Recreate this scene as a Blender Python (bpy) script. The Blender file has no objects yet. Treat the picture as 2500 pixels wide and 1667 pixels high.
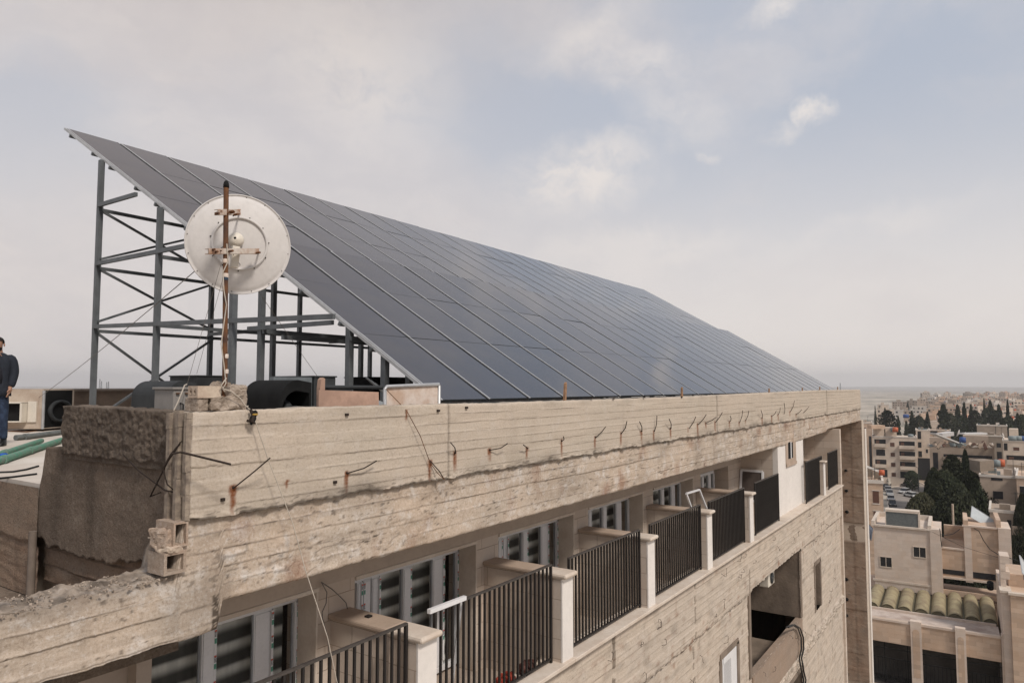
import bpy, math, random
from math import sin, cos, pi, radians, atan2, sqrt
from mathutils import Vector, Matrix, noise
random.seed(11)
HAZE_D = 0.00016
SC = bpy.context.scene
COL = SC.collection

# ---------------------------------------------------------------- camera
FPX, YAW, PITCH = 1720.0, radians(34.35), radians(3.68)
cd = bpy.data.cameras.new('camera'); CAM = bpy.data.objects.new('camera', cd); COL.objects.link(CAM)
cd.sensor_width = 36.0; cd.lens = 36.0*FPX/2500.0; cd.clip_start = 0.05; cd.clip_end = 40000
CAM.location = (0, 0, 0); CAM.rotation_euler = (pi/2+PITCH, 0, YAW-pi/2)
SC.camera = CAM
SC.render.resolution_x = 1024; SC.render.resolution_y = 682
_f = Vector((cos(YAW)*cos(PITCH), sin(YAW)*cos(PITCH), sin(PITCH)))
_r = Vector((sin(YAW), -cos(YAW), 0)); _u = _r.cross(_f)
K = 2500/2352.0
def ray(x, y):                     # measured direction of a point of the survey photo
    return _f + _r*((x*K-1250)/FPX) - _u*((y*K-833.5)/FPX)
def onX(x, y, v): d = ray(x, y); return d*(v/d.x)
def onY(x, y, v): d = ray(x, y); return d*(v/d.y)
def onZ(x, y, v): d = ray(x, y); return d*(v/d.z)
def atF(x, y, F): return ray(x, y)*F

# ---------------------------------------------------------------- sky
SUN_EL, SUN_AZ = radians(48), radians(-108)     # azimuth counted from +X towards +Y
w = bpy.data.worlds.new("World"); SC.world = w; w.use_nodes = True
nt = w.node_tree; N = nt.nodes; L = nt.links; N.clear()
def nd(t, **k):
    n = N.new(t)
    for a, b in k.items(): setattr(n, a, b)
    return n
out = nd('ShaderNodeOutputWorld'); bg = nd('ShaderNodeBackground'); L.new(bg.outputs[0], out.inputs[0])
bg.inputs[1].default_value = 0.106
sky = nd('ShaderNodeTexSky', sky_type='NISHITA'); sky.sun_disc = False
sky.sun_elevation = SUN_EL; sky.sun_rotation = pi/2-SUN_AZ; sky.air_density = 1.2; sky.dust_density = 3.0
tc = nd('ShaderNodeTexCoord')
def wmath(op, a, b=None, clamp=False):
    n = nd('ShaderNodeMath', operation=op); n.use_clamp = clamp
    for i, v in enumerate((a, b)):
        if v is None: continue
        if isinstance(v, (int, float)): n.inputs[i].default_value = v
        else: L.new(v, n.inputs[i])
    return n.outputs[0]
def wvec(op, a, b):
    n = nd('ShaderNodeVectorMath', operation=op)
    for i, v in enumerate((a, b)):
        if v is None: continue
        if isinstance(v, (tuple, Vector)): n.inputs[i].default_value = tuple(v)
        else: L.new(v, n.inputs[i])
    return n.outputs['Value'] if op in ('LENGTH', 'DISTANCE', 'DOT_PRODUCT') else n.outputs[0]
def wnoise(vec, s, det=5, rough=.55):
    n = nd('ShaderNodeTexNoise'); n.inputs['Scale'].default_value = s; n.inputs['Detail'].default_value = det
    n.inputs['Roughness'].default_value = rough; L.new(vec, n.inputs['Vector']); return n
def wmap(v, a, b, c=0., d=1.):
    n = nd('ShaderNodeMapRange', interpolation_type='SMOOTHSTEP'); L.new(v, n.inputs[0])
    for i, q in enumerate((a, b, c, d)): n.inputs[i+1].default_value = q
    return n.outputs[0]
def wmix(f, a, b):
    n = nd('ShaderNodeMix', data_type='RGBA')
    if isinstance(f, float): n.inputs[0].default_value = f
    else: L.new(f, n.inputs[0])
    for i, v in ((6, a), (7, b)):
        if isinstance(v, tuple): n.inputs[i].default_value = (*v, 1)
        else: L.new(v, n.inputs[i])
    return n.outputs[2]
V = tc.outputs['Generated']
wn = wnoise(V, 3.2, 6, .6)
wv = wvec('SUBTRACT', wn.outputs['Color'], (.5, .5, .5))
def warped(a):
    s = nd('ShaderNodeVectorMath', operation='SCALE'); L.new(wv, s.inputs[0]); s.inputs[3].default_value = a
    return wvec('ADD', V, s.outputs[0])
wn2_ = wnoise(V, 11, 7, .62); wv2 = wvec('SUBTRACT', wn2_.outputs['Color'], (.5, .5, .5))
def plus(a, b):
    s = nd('ShaderNodeVectorMath', operation='SCALE'); L.new(wv2, s.inputs[0]); s.inputs[3].default_value = b
    return wvec('ADD', a, s.outputs[0])
W1 = plus(warped(.16), .05); W2 = plus(warped(.05), .11)
def blob(x, y, rx, ry, soft, vec, gain=1.0, rot=0.):
    # an elliptical cloud bank round a compass direction; rx, ry in radians
    c = ray(x, y).normalized(); e1 = Vector((c.y, -c.x, 0)).normalized(); e2 = e1.cross(c).normalized()
    if rot: e1, e2 = e1*cos(rot)+e2*sin(rot), -e1*sin(rot)+e2*cos(rot)
    d = wvec('SUBTRACT', vec, c)
    a = wmath('MULTIPLY', wvec('DOT_PRODUCT', d, e1), 1/rx); b = wmath('MULTIPLY', wvec('DOT_PRODUCT', d, e2), 1/ry)
    k = wmath('MULTIPLY', wvec('DOT_PRODUCT', d, c), 1/rx)
    q = wmath('SQRT', wmath('ADD', wmath('ADD', wmath('MULTIPLY', a, a), wmath('MULTIPLY', b, b)), wmath('MULTIPLY', k, k)))
    return wmath('MULTIPLY', wmap(q, 1.0, 1.0-soft), gain)
sx = nd('ShaderNodeSeparateXYZ'); L.new(V, sx.inputs[0]); el = sx.outputs['Z']
st = nd('ShaderNodeMapping'); st.inputs['Scale'].default_value = (1, 1, 2.2); L.new(W1, st.inputs[0])
n1 = wnoise(st.outputs[0], 2.6, 9, .6); n2 = wnoise(st.outputs[0], 7.0, 10, .62)
# hazy clear air: blue-grey high up, warm and pale near the horizon
BLUE, HAZE, CLOUD, GREY = (3.85, 4.15, 4.78), (6.7, 6.2, 5.85), (6.4, 6.0, 5.75), (5.0, 4.65, 4.6)
air = wmix(.12, BLUE, sky.outputs[0])
air = wmix(wmap(el, .40, .0), air, HAZE)
# high thin veil, thicker towards the left of the view
left = blob(250, 200, .95, .75, .8, W1, 1.0)
veil = wmath('ADD', wmath('MULTIPLY', wmap(n1.outputs[0], .42, .68), .45), wmath('MULTIPLY', left, .75), clamp=True)
veil = wmath('SUBTRACT', veil, blob(60, 300, .18, .15, .9, W1, 1.0), clamp=True)
veil = wmath('SUBTRACT', veil, blob(1180, 260, .34, .13, .95, W1, .8, rot=-.35), clamp=True)
veilc = wmix(wmap(n2.outputs[0], .35, .7), (5.25, 4.92, 4.92), (6.2, 5.72, 5.5))
c1 = wmix(wmath('MULTIPLY', veil, .85), air, veilc)
cl = None
for b in ((830, 130, .22, .15, 1., W1, 1.0, -.5), (1330, 400, .14, .07, .8, W2, 1.0, .12), (1450, 165, .13, .045, 1., W2, .7, -.45), (1545, 260, .10, .07, 1., W2, .45, -.3),
          (1845, 262, .028, .028, .9, W2, 1.1, .3), (1800, 300, .045, .02, 1., W2, .6, .1), (1450, 575, .26, .05, .8, W2, .55, .05), (2000, 520, .2, .03, 1., W2, .35, .1),
          (1775, 0, .05, .02, .9, W2, .8, 0), (1610, 357, .02, .014, 1., W2, .6, 0), (420, 300, .18, .05, 1., W1, .45, -.2), (1350, 80, .1, .04, 1., W2, .7, .5),
          (1000, 700, .5, .07, .9, W2, .35, 0)):
    o = blob(*b); cl = o if cl is None else wmath('MAXIMUM', cl, o)
n3 = wnoise(st.outputs[0], 16.0, 10, .65)
cl = wmath('MULTIPLY', cl, wmap(wmath('ADD', wmath('MULTIPLY', n2.outputs[0], .5), wmath('MULTIPLY', n3.outputs[0], .5)), .30, .58))
rest = blob(-900, 500, 1.2, 1.0, .5, W1, .35)
c2 = wmix(cl, c1, CLOUD)
c3 = wmix(rest, c2, GREY)
c3 = wmix(blob(620, -520, .62, .40, 1., W1, .85), c3, (3.7, 3.25, 3.1))  # unseen dark bank above the view, added to warm and darken panel reflections
c4 = wmix(wmap(el, .0, -.12), c3, (3.2, 2.9, 2.7))
L.new(c4, bg.inputs[0])
# ---------------------------------------------------------------- sun
sl = bpy.data.lights.new('sun', 'SUN'); SUN = bpy.data.objects.new('sun', sl); COL.objects.link(SUN)
sl.energy = 2.3; sl.angle = radians(9); sl.color = (1.0, .93, .85)
sd = Vector((cos(SUN_AZ)*cos(SUN_EL), sin(SUN_AZ)*cos(SUN_EL), sin(SUN_EL)))
SUN.rotation_euler = sd.to_track_quat('Z', 'Y').to_euler(); SUN.location = (0, -20, 40)
SC.view_settings.view_transform = 'Standard'; SC.view_settings.look = 'None'; SC.view_settings.exposure = 0.29; SC.view_settings.gamma = 1
SC.render.engine = 'CYCLES'
SC.cycles.max_bounces = 6; SC.cycles.volume_bounces = 0; SC.cycles.transparent_max_bounces = 8

# ---------------------------------------------------------------- helpers
class MB:
    def __init__(s): s.v = []; s.f = []; s.sm = []; s.at = None
    def add(s, vs, fs, smooth=False):
        b = len(s.v); s.v += [tuple(v) for v in vs]
        for f in fs: s.f.append(tuple(b+i for i in f)); s.sm.append(smooth)
        return s
    def box(s, x0, x1, y0, y1, z0, z1, M=None):
        vs = [Vector((x, y, z)) for x in (x0, x1) for y in (y0, y1) for z in (z0, z1)]
        if M is not None: vs = [M @ v for v in vs]
        return s.add(vs, [(0, 1, 3, 2), (4, 6, 7, 5), (0, 4, 5, 1), (2, 3, 7, 6), (0, 2, 6, 4), (1, 5, 7, 3)])
    def bar(s, a, b, w, h=None, up=(0, 0, 1)):
        a, b = Vector(a), Vector(b); h = h or w; d = (b-a); ln = d.length
        if ln < 1e-6: return s
        d /= ln; u = Vector(up)
        if abs(d.dot(u)) > .98: u = Vector((1, 0, 0))
        r = d.cross(u).normalized(); u = r.cross(d).normalized()
        vs = [p+r*sx_*w/2+u*sy*h/2 for p in (a, b) for sx_, sy in ((-1, -1), (1, -1), (1, 1), (-1, 1))]
        return s.add(vs, [(0, 1, 2, 3), (7, 6, 5, 4), (0, 4, 5, 1), (1, 5, 6, 2), (2, 6, 7, 3), (3, 7, 4, 0)])
    def tube(s, pts, r, n=6, cap=True):
        pts = [Vector(p) for p in pts]; rs = r if isinstance(r, (list, tuple)) else [r]*len(pts)
        vs = []; fs = []; ref = None
        for i, p in enumerate(pts):
            d = (pts[min(i+1, len(pts)-1)]-pts[max(i-1, 0)]).normalized()
            if ref is None:
                ref = Vector((0, 0, 1)) if abs(d.z) < .9 else Vector((1, 0, 0))
            a = d.cross(ref).normalized(); b = a.cross(d).normalized(); ref = b
            for k in range(n): vs.append(p+(a*cos(2*pi*k/n)+b*sin(2*pi*k/n))*rs[i])
        for i in range(len(pts)-1):
            for k in range(n):
                q = (k+1) % n; fs.append((i*n+k, i*n+q, (i+1)*n+q, (i+1)*n+k))
        s.add(vs, fs, True)
        if cap: s.add([vs[k] for k in range(n)], [tuple(range(n))[::-1]]); s.add(vs[-n:], [tuple(range(n))])
        return s
    def lathe(s, prof, n=32, M=None, a0=0., a1=2*pi):
        full = abs(a1-a0-2*pi) < 1e-6; m = n if full else n+1; vs = []
        for r, z in prof:
            for k in range(m):
                a = a0+(a1-a0)*k/n; v = Vector((r*cos(a), r*sin(a), z)); vs.append(M @ v if M is not None else v)
        fs = []
        for i in range(len(prof)-1):
            for k in range(n):
                q = (k+1) % m; fs.append((i*m+k, i*m+q, (i+1)*m+q, (i+1)*m+k))
        return s.add(vs, fs, True)
    def prism(s, poly, d, M=None):   # closed polygon (list of 3D) extruded by vector d
        n = len(poly); vs = [Vector(p) for p in poly]+[Vector(p)+Vector(d) for p in poly]
        if M is not None: vs = [M @ v for v in vs]
        return s.add(vs, [tuple(range(n))[::-1], tuple(range(n, 2*n))]+[(i, (i+1) % n, n+(i+1) % n, n+i) for i in range(n)])
def mesh(mb, name):
    me = bpy.data.meshes.new(name); me.from_pydata(mb.v, [], mb.f); me.update()
    if any(mb.sm): me.polygons.foreach_set('use_smooth', mb.sm)
    if mb.at:
        for an, vals in mb.at.items():
            a = me.attributes.new(an, 'FLOAT', 'POINT'); a.data.foreach_set('value', vals)
    return me
def tag(o, label=None, cat=None, group=None, kind=None):
    for k, v in (('label', label), ('category', cat), ('group', group), ('kind', kind)):
        if v: o[k] = v
    return o
def obj(name, mb, mat, parent=None, bevel=0, label=None, cat=None, group=None, kind=None, recalc=True):
    me = mb if isinstance(mb, bpy.types.Mesh) else mesh(mb, name)
    if mat and not me.materials: me.materials.append(mat)
    o = bpy.data.objects.new(name, me); COL.objects.link(o)
    if parent: o.parent = parent
    if bevel:
        m = o.modifiers.new('b', 'BEVEL'); m.width = bevel; m.segments = 2; m.limit_method = 'ANGLE'
    return tag(o, label, cat, group, kind)
def thing(name, label, cat, loc=(0, 0, 0), group=None, rz=0.):
    o = bpy.data.objects.new(name, None); COL.objects.link(o); o.location = loc; o.rotation_euler = (0, 0, rz)
    o.empty_display_size = .1
    return tag(o, label, cat, group)
def copy_tree(o, parent=None, depth=0):
    c = o.copy(); COL.objects.link(c)
    if parent: c.parent = parent
    for ch in [q for q in KIDS.get(o.name, [])]: copy_tree(ch, c)
    return c
KIDS = {}
def index_kids():
    KIDS.clear()
    for q in bpy.data.objects:
        if q.parent: KIDS.setdefault(q.parent.name, []).append(q)
def dup(root, loc, rz=None, label=None, group=None):
    index_kids(); c = copy_tree(root); c.location = loc
    if rz is not None: c.rotation_euler = (0, 0, rz)
    if label: c['label'] = label
    if group: c['group'] = group
    return c
def nz(*a): return noise.noise(Vector(a))
def lin(h):
    h = h.lstrip('#'); r = [int(h[i:i+2], 16)/255 for i in (0, 2, 4)]
    return tuple(((c+.055)/1.055)**2.4 if c > .04045 else c/12.92 for c in r)

# ---------------------------------------------------------------- materials
class G:   # small node-graph writer
    def __init__(s, name):
        s.m = bpy.data.materials.new(name); s.m.use_nodes = True; s.t = s.m.node_tree; s.p = s.t.nodes['Principled BSDF']
        s.tc = s.t.nodes.new('ShaderNodeTexCoord')
    def n(s, t, **k):
        q = s.t.nodes.new(t)
        for a, b in k.items(): setattr(q, a, b)
        return q
    def set(s, sock, v):
        if hasattr(v, 'links') or isinstance(v, bpy.types.NodeSocket): s.t.links.new(v, sock)
        elif isinstance(v, tuple) and len(v) == 3 and sock.type == 'RGBA': sock.default_value = (*v, 1)
        else: sock.default_value = v
    def noise(s, sc, det=4, rough=.55, stretch=None, coord='Object', off=None):
        v = s.tc.outputs[coord]
        if stretch or off:
            mp = s.n('ShaderNodeMapping'); s.t.links.new(v, mp.inputs[0]); v = mp.outputs[0]
            if stretch: mp.inputs['Scale'].default_value = stretch
            if off: mp.inputs['Location'].default_value = off
        q = s.n('ShaderNodeTexNoise'); q.inputs['Scale'].default_value = sc; q.inputs['Detail'].default_value = det; q.inputs['Roughness'].default_value = rough
        s.t.links.new(v, q.inputs['Vector']); return q.outputs[0]
    def ramp(s, v, a, b, c=0., d=1., smooth=True):
        q = s.n('ShaderNodeMapRange'); q.interpolation_type = 'SMOOTHSTEP' if smooth else 'LINEAR'
        s.set(q.inputs[0], v)
        for i, k in enumerate((a, b, c, d)): q.inputs[i+1].default_value = k
        return q.outputs[0]
    def mix(s, f, a, b, mode='MIX'):
        q = s.n('ShaderNodeMix', data_type='RGBA', blend_type=mode); s.set(q.inputs[0], f); s.set(q.inputs[6], a); s.set(q.inputs[7], b); return q.outputs[2]
    def math(s, op, a, b=0., clamp=False):
        q = s.n('ShaderNodeMath', operation=op); q.use_clamp = clamp; s.set(q.inputs[0], a); s.set(q.inputs[1], b); return q.outputs[0]
    def attr(s, name):
        q = s.n('ShaderNodeAttribute'); q.attribute_name = name; return q.outputs['Fac']
    def xyz(s, coord='Object'):
        q = s.n('ShaderNodeSeparateXYZ'); s.t.links.new(s.tc.outputs[coord], q.inputs[0]); return q.outputs
    def bump(s, h, dist, strength=1.):
        q = s.n('ShaderNodeBump'); q.inputs['Strength'].default_value = strength; q.inputs['Distance'].default_value = dist
        s.t.links.new(h, q.inputs['Height']); s.t.links.new(q.outputs[0], s.p.inputs['Normal'])
    def done(s, col, rough=.9, metal=0., spec=.3):
        s.set(s.p.inputs['Base Color'], col); s.set(s.p.inputs['Roughness'], rough); s.p.inputs['Metallic'].default_value = metal
        s.p.inputs['Specular IOR Level'].default_value = spec; return s.m
def concrete(name, base, dark, warm, pale, streak=.5, patch=.5, board=.105, bumpd=.006, sc=1., sk=.30):
    g = G(name); xs = g.xyz()
    big = g.noise(.9*sc, 5, .6); med = g.noise(5*sc, 6, .65); fine = g.noise(42*sc, 5, .7)
    col = g.mix(g.ramp(big, .35, .68), base, warm)
    col = g.mix(g.math('MULTIPLY', g.ramp(med, .5, .68), patch), col, pale)
    vs = g.noise(3.2*sc, 5, .6, stretch=(1, 1, .18), off=(3, 7, 1))
    col = g.mix(g.math('MULTIPLY', g.ramp(vs, .52, .74), streak), col, dark)
    hs = g.noise(1.5*sc, 4, .6, stretch=(.25, 1, 5.0), off=(8, 1, 4))
    col = g.mix(g.ramp(hs, .46, .62, 0, .22), col, dark)
    sp = g.noise(14*sc, 8, .75, off=(4, 4, 4)); col = g.mix(g.ramp(sp, .56, .66, 0, .45*patch+.15), col, pale); col = g.mix(g.ramp(sp, .44, .34, 0, .55), col, dark)
    col = g.mix(g.ramp(fine, .50, .68, 0, .55), col, dark); col = g.mix(g.ramp(fine, .46, .34, 0, .35), col, pale)
    ff = g.noise(120*sc, 3, .6); col = g.mix(g.ramp(ff, .52, .72, 0, .45), col, dark)
    if board:
        wz = g.math('FLOOR', g.math('MULTIPLY', xs['Z'], 1/board)); wx = g.math('FLOOR', g.math('MULTIPLY', xs['X'], 1/2.9))
        cb = g.n('ShaderNodeCombineXYZ'); g.set(cb.inputs[0], wz); g.set(cb.inputs[1], wx)
        wn_ = g.n('ShaderNodeTexWhiteNoise'); g.t.links.new(cb.outputs[0], wn_.inputs['Vector'])
        col = g.mix(g.math('MULTIPLY', wn_.outputs['Value'], .28), col, warm)
    seam = g.attr('seam'); col = g.mix(seam, col, tuple(q*sk for q in dark))
    rust = g.attr('rust')
    col = g.mix(g.math('MULTIPLY', rust, g.ramp(fine, .2, .6, .6, 1.)), col, (.17, .055, .018))
    col = g.mix(g.attr('grime'), col, (.075, .06, .048))
    h = g.math('ADD', g.math('MULTIPLY', fine, .6), g.math('ADD', g.math('MULTIPLY', med, .5), g.math('MULTIPLY', sp, .9)))
    g.bump(h, bumpd); return g.done(col, .93, spec=.15)
M_PAR = concrete('parapet concrete', (.465, .40, .325), (.30, .245, .195), (.50, .42, .34), (.55, .50, .45), .30, .35)
M_FAS = concrete('weathered beam concrete', (.47, .40, .33), (.22, .17, .13), (.50, .395, .305), (.64, .60, .56), .40, .8, board=.13)
M_FAC = concrete('board marked facade concrete', (.49, .42, .35), (.33, .265, .205), (.54, .455, .37), (.60, .54, .48), .32, .4, board=.12, bumpd=.008, sk=.5)
M_COLM = concrete('brown bare concrete', (.29, .225, .175), (.15, .115, .09), (.32, .235, .175), (.36, .30, .25), .35, .6, board=.5, bumpd=.01)
M_BROWN = concrete('dark stucco', (.17, .13, .10), (.075, .058, .045), (.22, .165, .125), (.28, .235, .19), .55, .35, board=0, bumpd=.02, sc=.9)
def simple(name, col, rough=.8, metal=0., var=.2, sc=6., bump=0., spec=.3, col2=None):
    g = G(name); n_ = g.noise(sc, 5, .6); c2 = col2 or tuple(c*(1-var) for c in col)
    c = g.mix(g.ramp(n_, .35, .68), col, c2)
    n3 = g.noise(sc*9, 3, .6); c = g.mix(g.ramp(n3, .4, .75, 0, .25), c, tuple(q*.75 for q in c2))
    if bump: g.bump(g.noise(sc*5, 4, .6), bump)
    return g.done(c, rough, metal, spec)
def stone(name, base, joint, cw, ch, var=.25):
    g = G(name); br = g.n('ShaderNodeTexBrick')
    xs = g.xyz(); cb = g.n('ShaderNodeCombineXYZ'); g.set(cb.inputs[0], g.math('ADD', xs['X'], xs['Y'])); g.set(cb.inputs[1], xs['Z']); g.t.links.new(cb.outputs[0], br.inputs['Vector'])
    br.inputs['Scale'].default_value = 1; br.inputs['Brick Width'].default_value = cw; br.inputs['Row Height'].default_value = ch; br.inputs['Mortar Size'].default_value = .004
    br.inputs['Color1'].default_value = (*base, 1); br.inputs['Color2'].default_value = (*[c*(1-var*.5) for c in base], 1); br.inputs['Mortar'].default_value = (*joint, 1)
    n_ = g.noise(1.5, 5, .6); f_ = g.noise(25, 4, .7)
    c = g.mix(g.ramp(n_, .35, .7, 0, .35), br.outputs[0], (base[0]*.85, base[1]*.72, base[2]*.6))
    c = g.mix(g.ramp(f_, .4, .75, 0, .25), c, tuple(q*.7 for q in base))
    g.bump(g.math('ADD', g.math('MULTIPLY', br.outputs['Fac'], -1.), g.math('MULTIPLY', f_, .3)), .004); return g.done(c, .85, spec=.25)
M_STONE = stone('cut limestone', (.56, .475, .40), (.30, .235, .185), .62, .255)
M_CAP = simple('limestone coping', (.60, .52, .44), .75, var=.12, sc=3, bump=.002, col2=(.52, .43, .35))
M_CAPB = simple('dusty divider coping', (.42, .325, .255), .85, var=.12, sc=2.5, bump=.002, col2=(.36, .275, .21))
M_PLAST = simple('beige plaster', (.44, .36, .295), .9, var=.1, sc=2, bump=.002)
M_WHITE = simple('whitewashed render', (.72, .67, .62), .85, var=.08, sc=1.2, bump=.002)
M_STEEL = simple('grey painted steel', (.135, .145, .152), .5, .2, .25, 4, spec=.4)
M_RAIL = simple('dark iron railing', (.028, .024, .022), .55, .2, .2, 5)
M_RAILT = simple('worn handrail', (.09, .078, .07), .5, .2, .3, 8)
M_ALU = simple('aluminium frame', (.50, .50, .50), .42, .35, .2, 3, spec=.5)
M_REBAR = simple('rusted reinforcing bar', (.04, .028, .022), .85, .2, .3, 30, bump=.001)
M_RUST = simple('rusty pipe', (.17, .075, .032), .8, .1, .5, 12, bump=.002, col2=(.075, .04, .028))
M_RUST2 = simple('rust stained white bracket', (.55, .49, .43), .7, 0, .4, 9, bump=.001, col2=(.33, .19, .12))
M_DISH = simple('off-white dish paint', (.60, .57, .55), .6, 0, .05, 2.5, spec=.25, col2=(.555, .525, .50))
M_CREAM = simple('cream plastic', (.68, .62, .53), .5, 0, .1, 6)
M_BLOCK = simple('rough grey block', (.42, .345, .28), .95, 0, .4, 9, bump=.02, col2=(.26, .205, .16))
M_HOLLOW = simple('beige hollow block', (.52, .43, .34), .95, 0, .25, 7, bump=.006, col2=(.40, .30, .23))
M_DARK = simple('near black metal', (.016, .016, .016), .85, 0, .3, 5, spec=.1)
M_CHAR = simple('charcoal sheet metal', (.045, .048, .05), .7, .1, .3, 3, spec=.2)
M_UPVC = simple('white window profile', (.70, .69, .69), .35, 0, .06, 4, spec=.5)
M_UPVC2 = simple('grey profile rebate', (.30, .31, .32), .5)
M_DECK = simple('roof screed', (.50, .435, .37), .9, 0, .2, .8, bump=.003, col2=(.62, .56, .50))
M_WOOD = simple('raw wood', (.33, .19, .11), .85, 0, .4, 14, bump=.002)
M_CABLE = simple('grey cable', (.16, .14, .125), .6)
M_CABLEW = simple('pale cable', (.50, .44, .37), .6)
M_CABLEB = simple('black cable', (.015, .015, .015), .5)
M_GREEN = simple('green plastic pipe', (.07, .25, .16), .6, 0, .35, 8, col2=(.16, .22, .175))
M_GREY = simple('grey plastic pipe', (.16, .17, .165), .6, 0, .3, 8)
M_BLUE = simple('blue plastic', (.02, .10, .42), .5)
M_PINK = simple('primed plywood', (.46, .30, .225), .8, 0, .35, 4, bump=.001, col2=(.34, .22, .165))
M_OLDW = simple('stained white sheet', (.66, .57, .50), .6, 0, .25, 4, col2=(.50, .36, .27))
def glassmat(name, col, rough=.06):
    g = G(name); n_ = g.noise(2., 3, .5)
    return g.done(g.mix(n_, col, tuple(c*.8 for c in col)), rough, 0., .5)
M_PV = None
g = G('solar cells'); xs = g.xyz()
dust = g.noise(1.3, 5, .6, off=(2, 5, 1)); fine = g.noise(160, 2, .5)
c = g.mix(g.ramp(dust, .3, .75), (.010, .015, .030), (.030, .030, .036)); c = g.mix(g.ramp(fine, .3, .8, 0, .3), c, (.05, .05, .055))
M_PV = g.done(c, g.ramp(dust, .3, .8, .03, .07), 0., .5); M_PV.node_tree.nodes['Principled BSDF'].inputs['IOR'].default_value = 1.68
g = G('window glass'); g.p.inputs['Alpha'].default_value = 1
g.p.inputs['Transmission Weight'].default_value = 0.0
M_GLASS = g.done((.02, .022, .022), .04, 0., .5); M_GLASS.node_tree.nodes['Principled BSDF'].inputs['Alpha'].default_value = .12
g = G('painted pane reflections'); xs = g.xyz()
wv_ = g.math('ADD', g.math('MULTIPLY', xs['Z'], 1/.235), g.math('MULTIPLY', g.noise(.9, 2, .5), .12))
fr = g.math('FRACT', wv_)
c = g.mix(g.math('MULTIPLY', g.ramp(fr, .30, .72), g.ramp(fr, .98, .78)), (.10, .10, .09), (.98, .98, .9))  # soft pale bands painted to stand for reflections in the panes
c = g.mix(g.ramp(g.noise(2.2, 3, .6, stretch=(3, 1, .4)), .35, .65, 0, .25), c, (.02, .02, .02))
M_STREAK = g.done(c, .8)
# ================================================================ the building
BLD = thing('apartment_building', 'long unfinished beige concrete apartment building with balconies under a solar roof', 'building', (0, 0, 0))
def geo(x0, x1, k, mn=.0):
    xs = [x0]
    while xs[-1] < x1: xs.append(xs[-1]+max(k*abs(xs[-1]), mn))
    xs[-1] = x1; return xs
def grid(rows):            # rows[i][j] -> Vector, same length
    mb = MB(); n = len(rows[0])
    for r in rows: mb.v += [tuple(p) for p in r]
    for i in range(len(rows)-1):
        for j in range(n-1):
            a = i*n+j; mb.f.append((a, a+1, a+n+1, a+n)); mb.sm.append(True)
    return mb
def hsh(a, b=0, c=0):
    v = sin(a*127.1+b*311.7+c*74.7)*43758.5453; return v-math.floor(v)
def interp(x, pts):
    if x <= pts[0][0]: return pts[0][1]
    for (a, b), (c, d) in zip(pts, pts[1:]):
        if x <= c: return b+(d-b)*(x-a)/(c-a)
    return pts[-1][1]
JOINTS = [6.08+3.05*i for i in range(10)]
def ztop(x): return interp(x, [(3.0, -.19), (4.4, -.182), (5.9, -.188), (7, -.198), (8.7, -.194), (13, -.195), (20, -.15), (27.3, -.112), (27.5, -.12), (35, -.12)])
# rebars: base and tip as seen, all rooted in the parapet face
RB = [((536, 1119), (621, 1051)), ((797, 1086), (865, 1058)), ((988, 1060), (1020, 1100)), ((1045, 1040), (1035, 1016)), ((1125, 1033), (1166, 1018)), ((1211, 1029), (1202, 1021)), ((1290, 1012), (1294, 1002)),
      ((1367, 1004), (1391, 980)), ((1426, 995), (1440, 967)), ((1473, 990), (1469, 968)), ((1502, 990), (1509, 954)), ((1540, 984), (1537, 962)), ((1582, 983), (1598, 957)), ((1603, 974), (1622, 952)), ((1621, 971), (1645, 958)),
      ((1643, 969), (1659, 947)), ((1677, 967), (1677, 955)), ((1698, 970), (1706, 942)), ((1712, 965), (1720, 943)), ((1750, 960), (1748, 942)), ((1772, 955), (1783, 944)), ((1787, 952), (1792, 936)), ((1801, 950), (1801, 925)), ((1815, 945), (1825, 920)), ((1828, 951), (1842, 940)), ((1845, 947), (1858, 934))]
def rebase(b): p = onY(b[0], b[1], 4.995); return p
RBW = [rebase(b) for b, t in RB]
RUSTP = [(p.x, p.z, .028+.016*hsh(i, 5)+.0006*p.x, .14+.16*hsh(i, 3)) for i, p in enumerate(RBW)]
RUSTP += [(onY(660, 1107, 5).x, onY(660, 1107, 5).z, .02, .06), (onY(935, 945, 5).x, onY(935, 945, 5).z, .02, .1)]
def rustat(x, z):
    r = 0.
    for rx, rz, wd, ln in RUSTP:
        if abs(x-rx) < wd*2.2 and rz+.03 > z > rz-ln:
            q = (rz-z)/ln; ww = wd*(1-.45*q)*(1+.5*nz(x*9, z*20, 1)); cx = rx+.012*nz(z*14, rx, 2)
            r = max(r, max(0, 1-abs(x-cx)/ww)**.7*(1-q)**.6*(1. if z < rz else max(0, 1-(z-rz)/.03)))
    return min(1, r*1.9)
def board_disp(x, z, bh, zt, amp, fin, seed):
    i = math.floor((zt-z)/bh+.12*nz(x*.35, seed, 0)); k = math.floor((x+.3*hsh(i, seed))/3.05)
    d = (hsh(i, k, seed)-.5)*amp
    t = ((zt-z)/bh+.12*nz(x*.35, seed, 0)) % 1.0
    e = min(t, 1-t)*bh
    on = nz(x*1.1, i*3.3, seed)+.25
    if e < .012:
        if on > 0: d += fin*(1-e/.012)*(.35+max(0, nz(x*14, i*2.1, seed*3)))*min(1, on*2.5)
        else: d -= fin*.6*(1-e/.012)
    d += .0015*nz(x*7, z*7, seed)+.0022*nz(x*30, z*60, seed)
    return d
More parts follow.
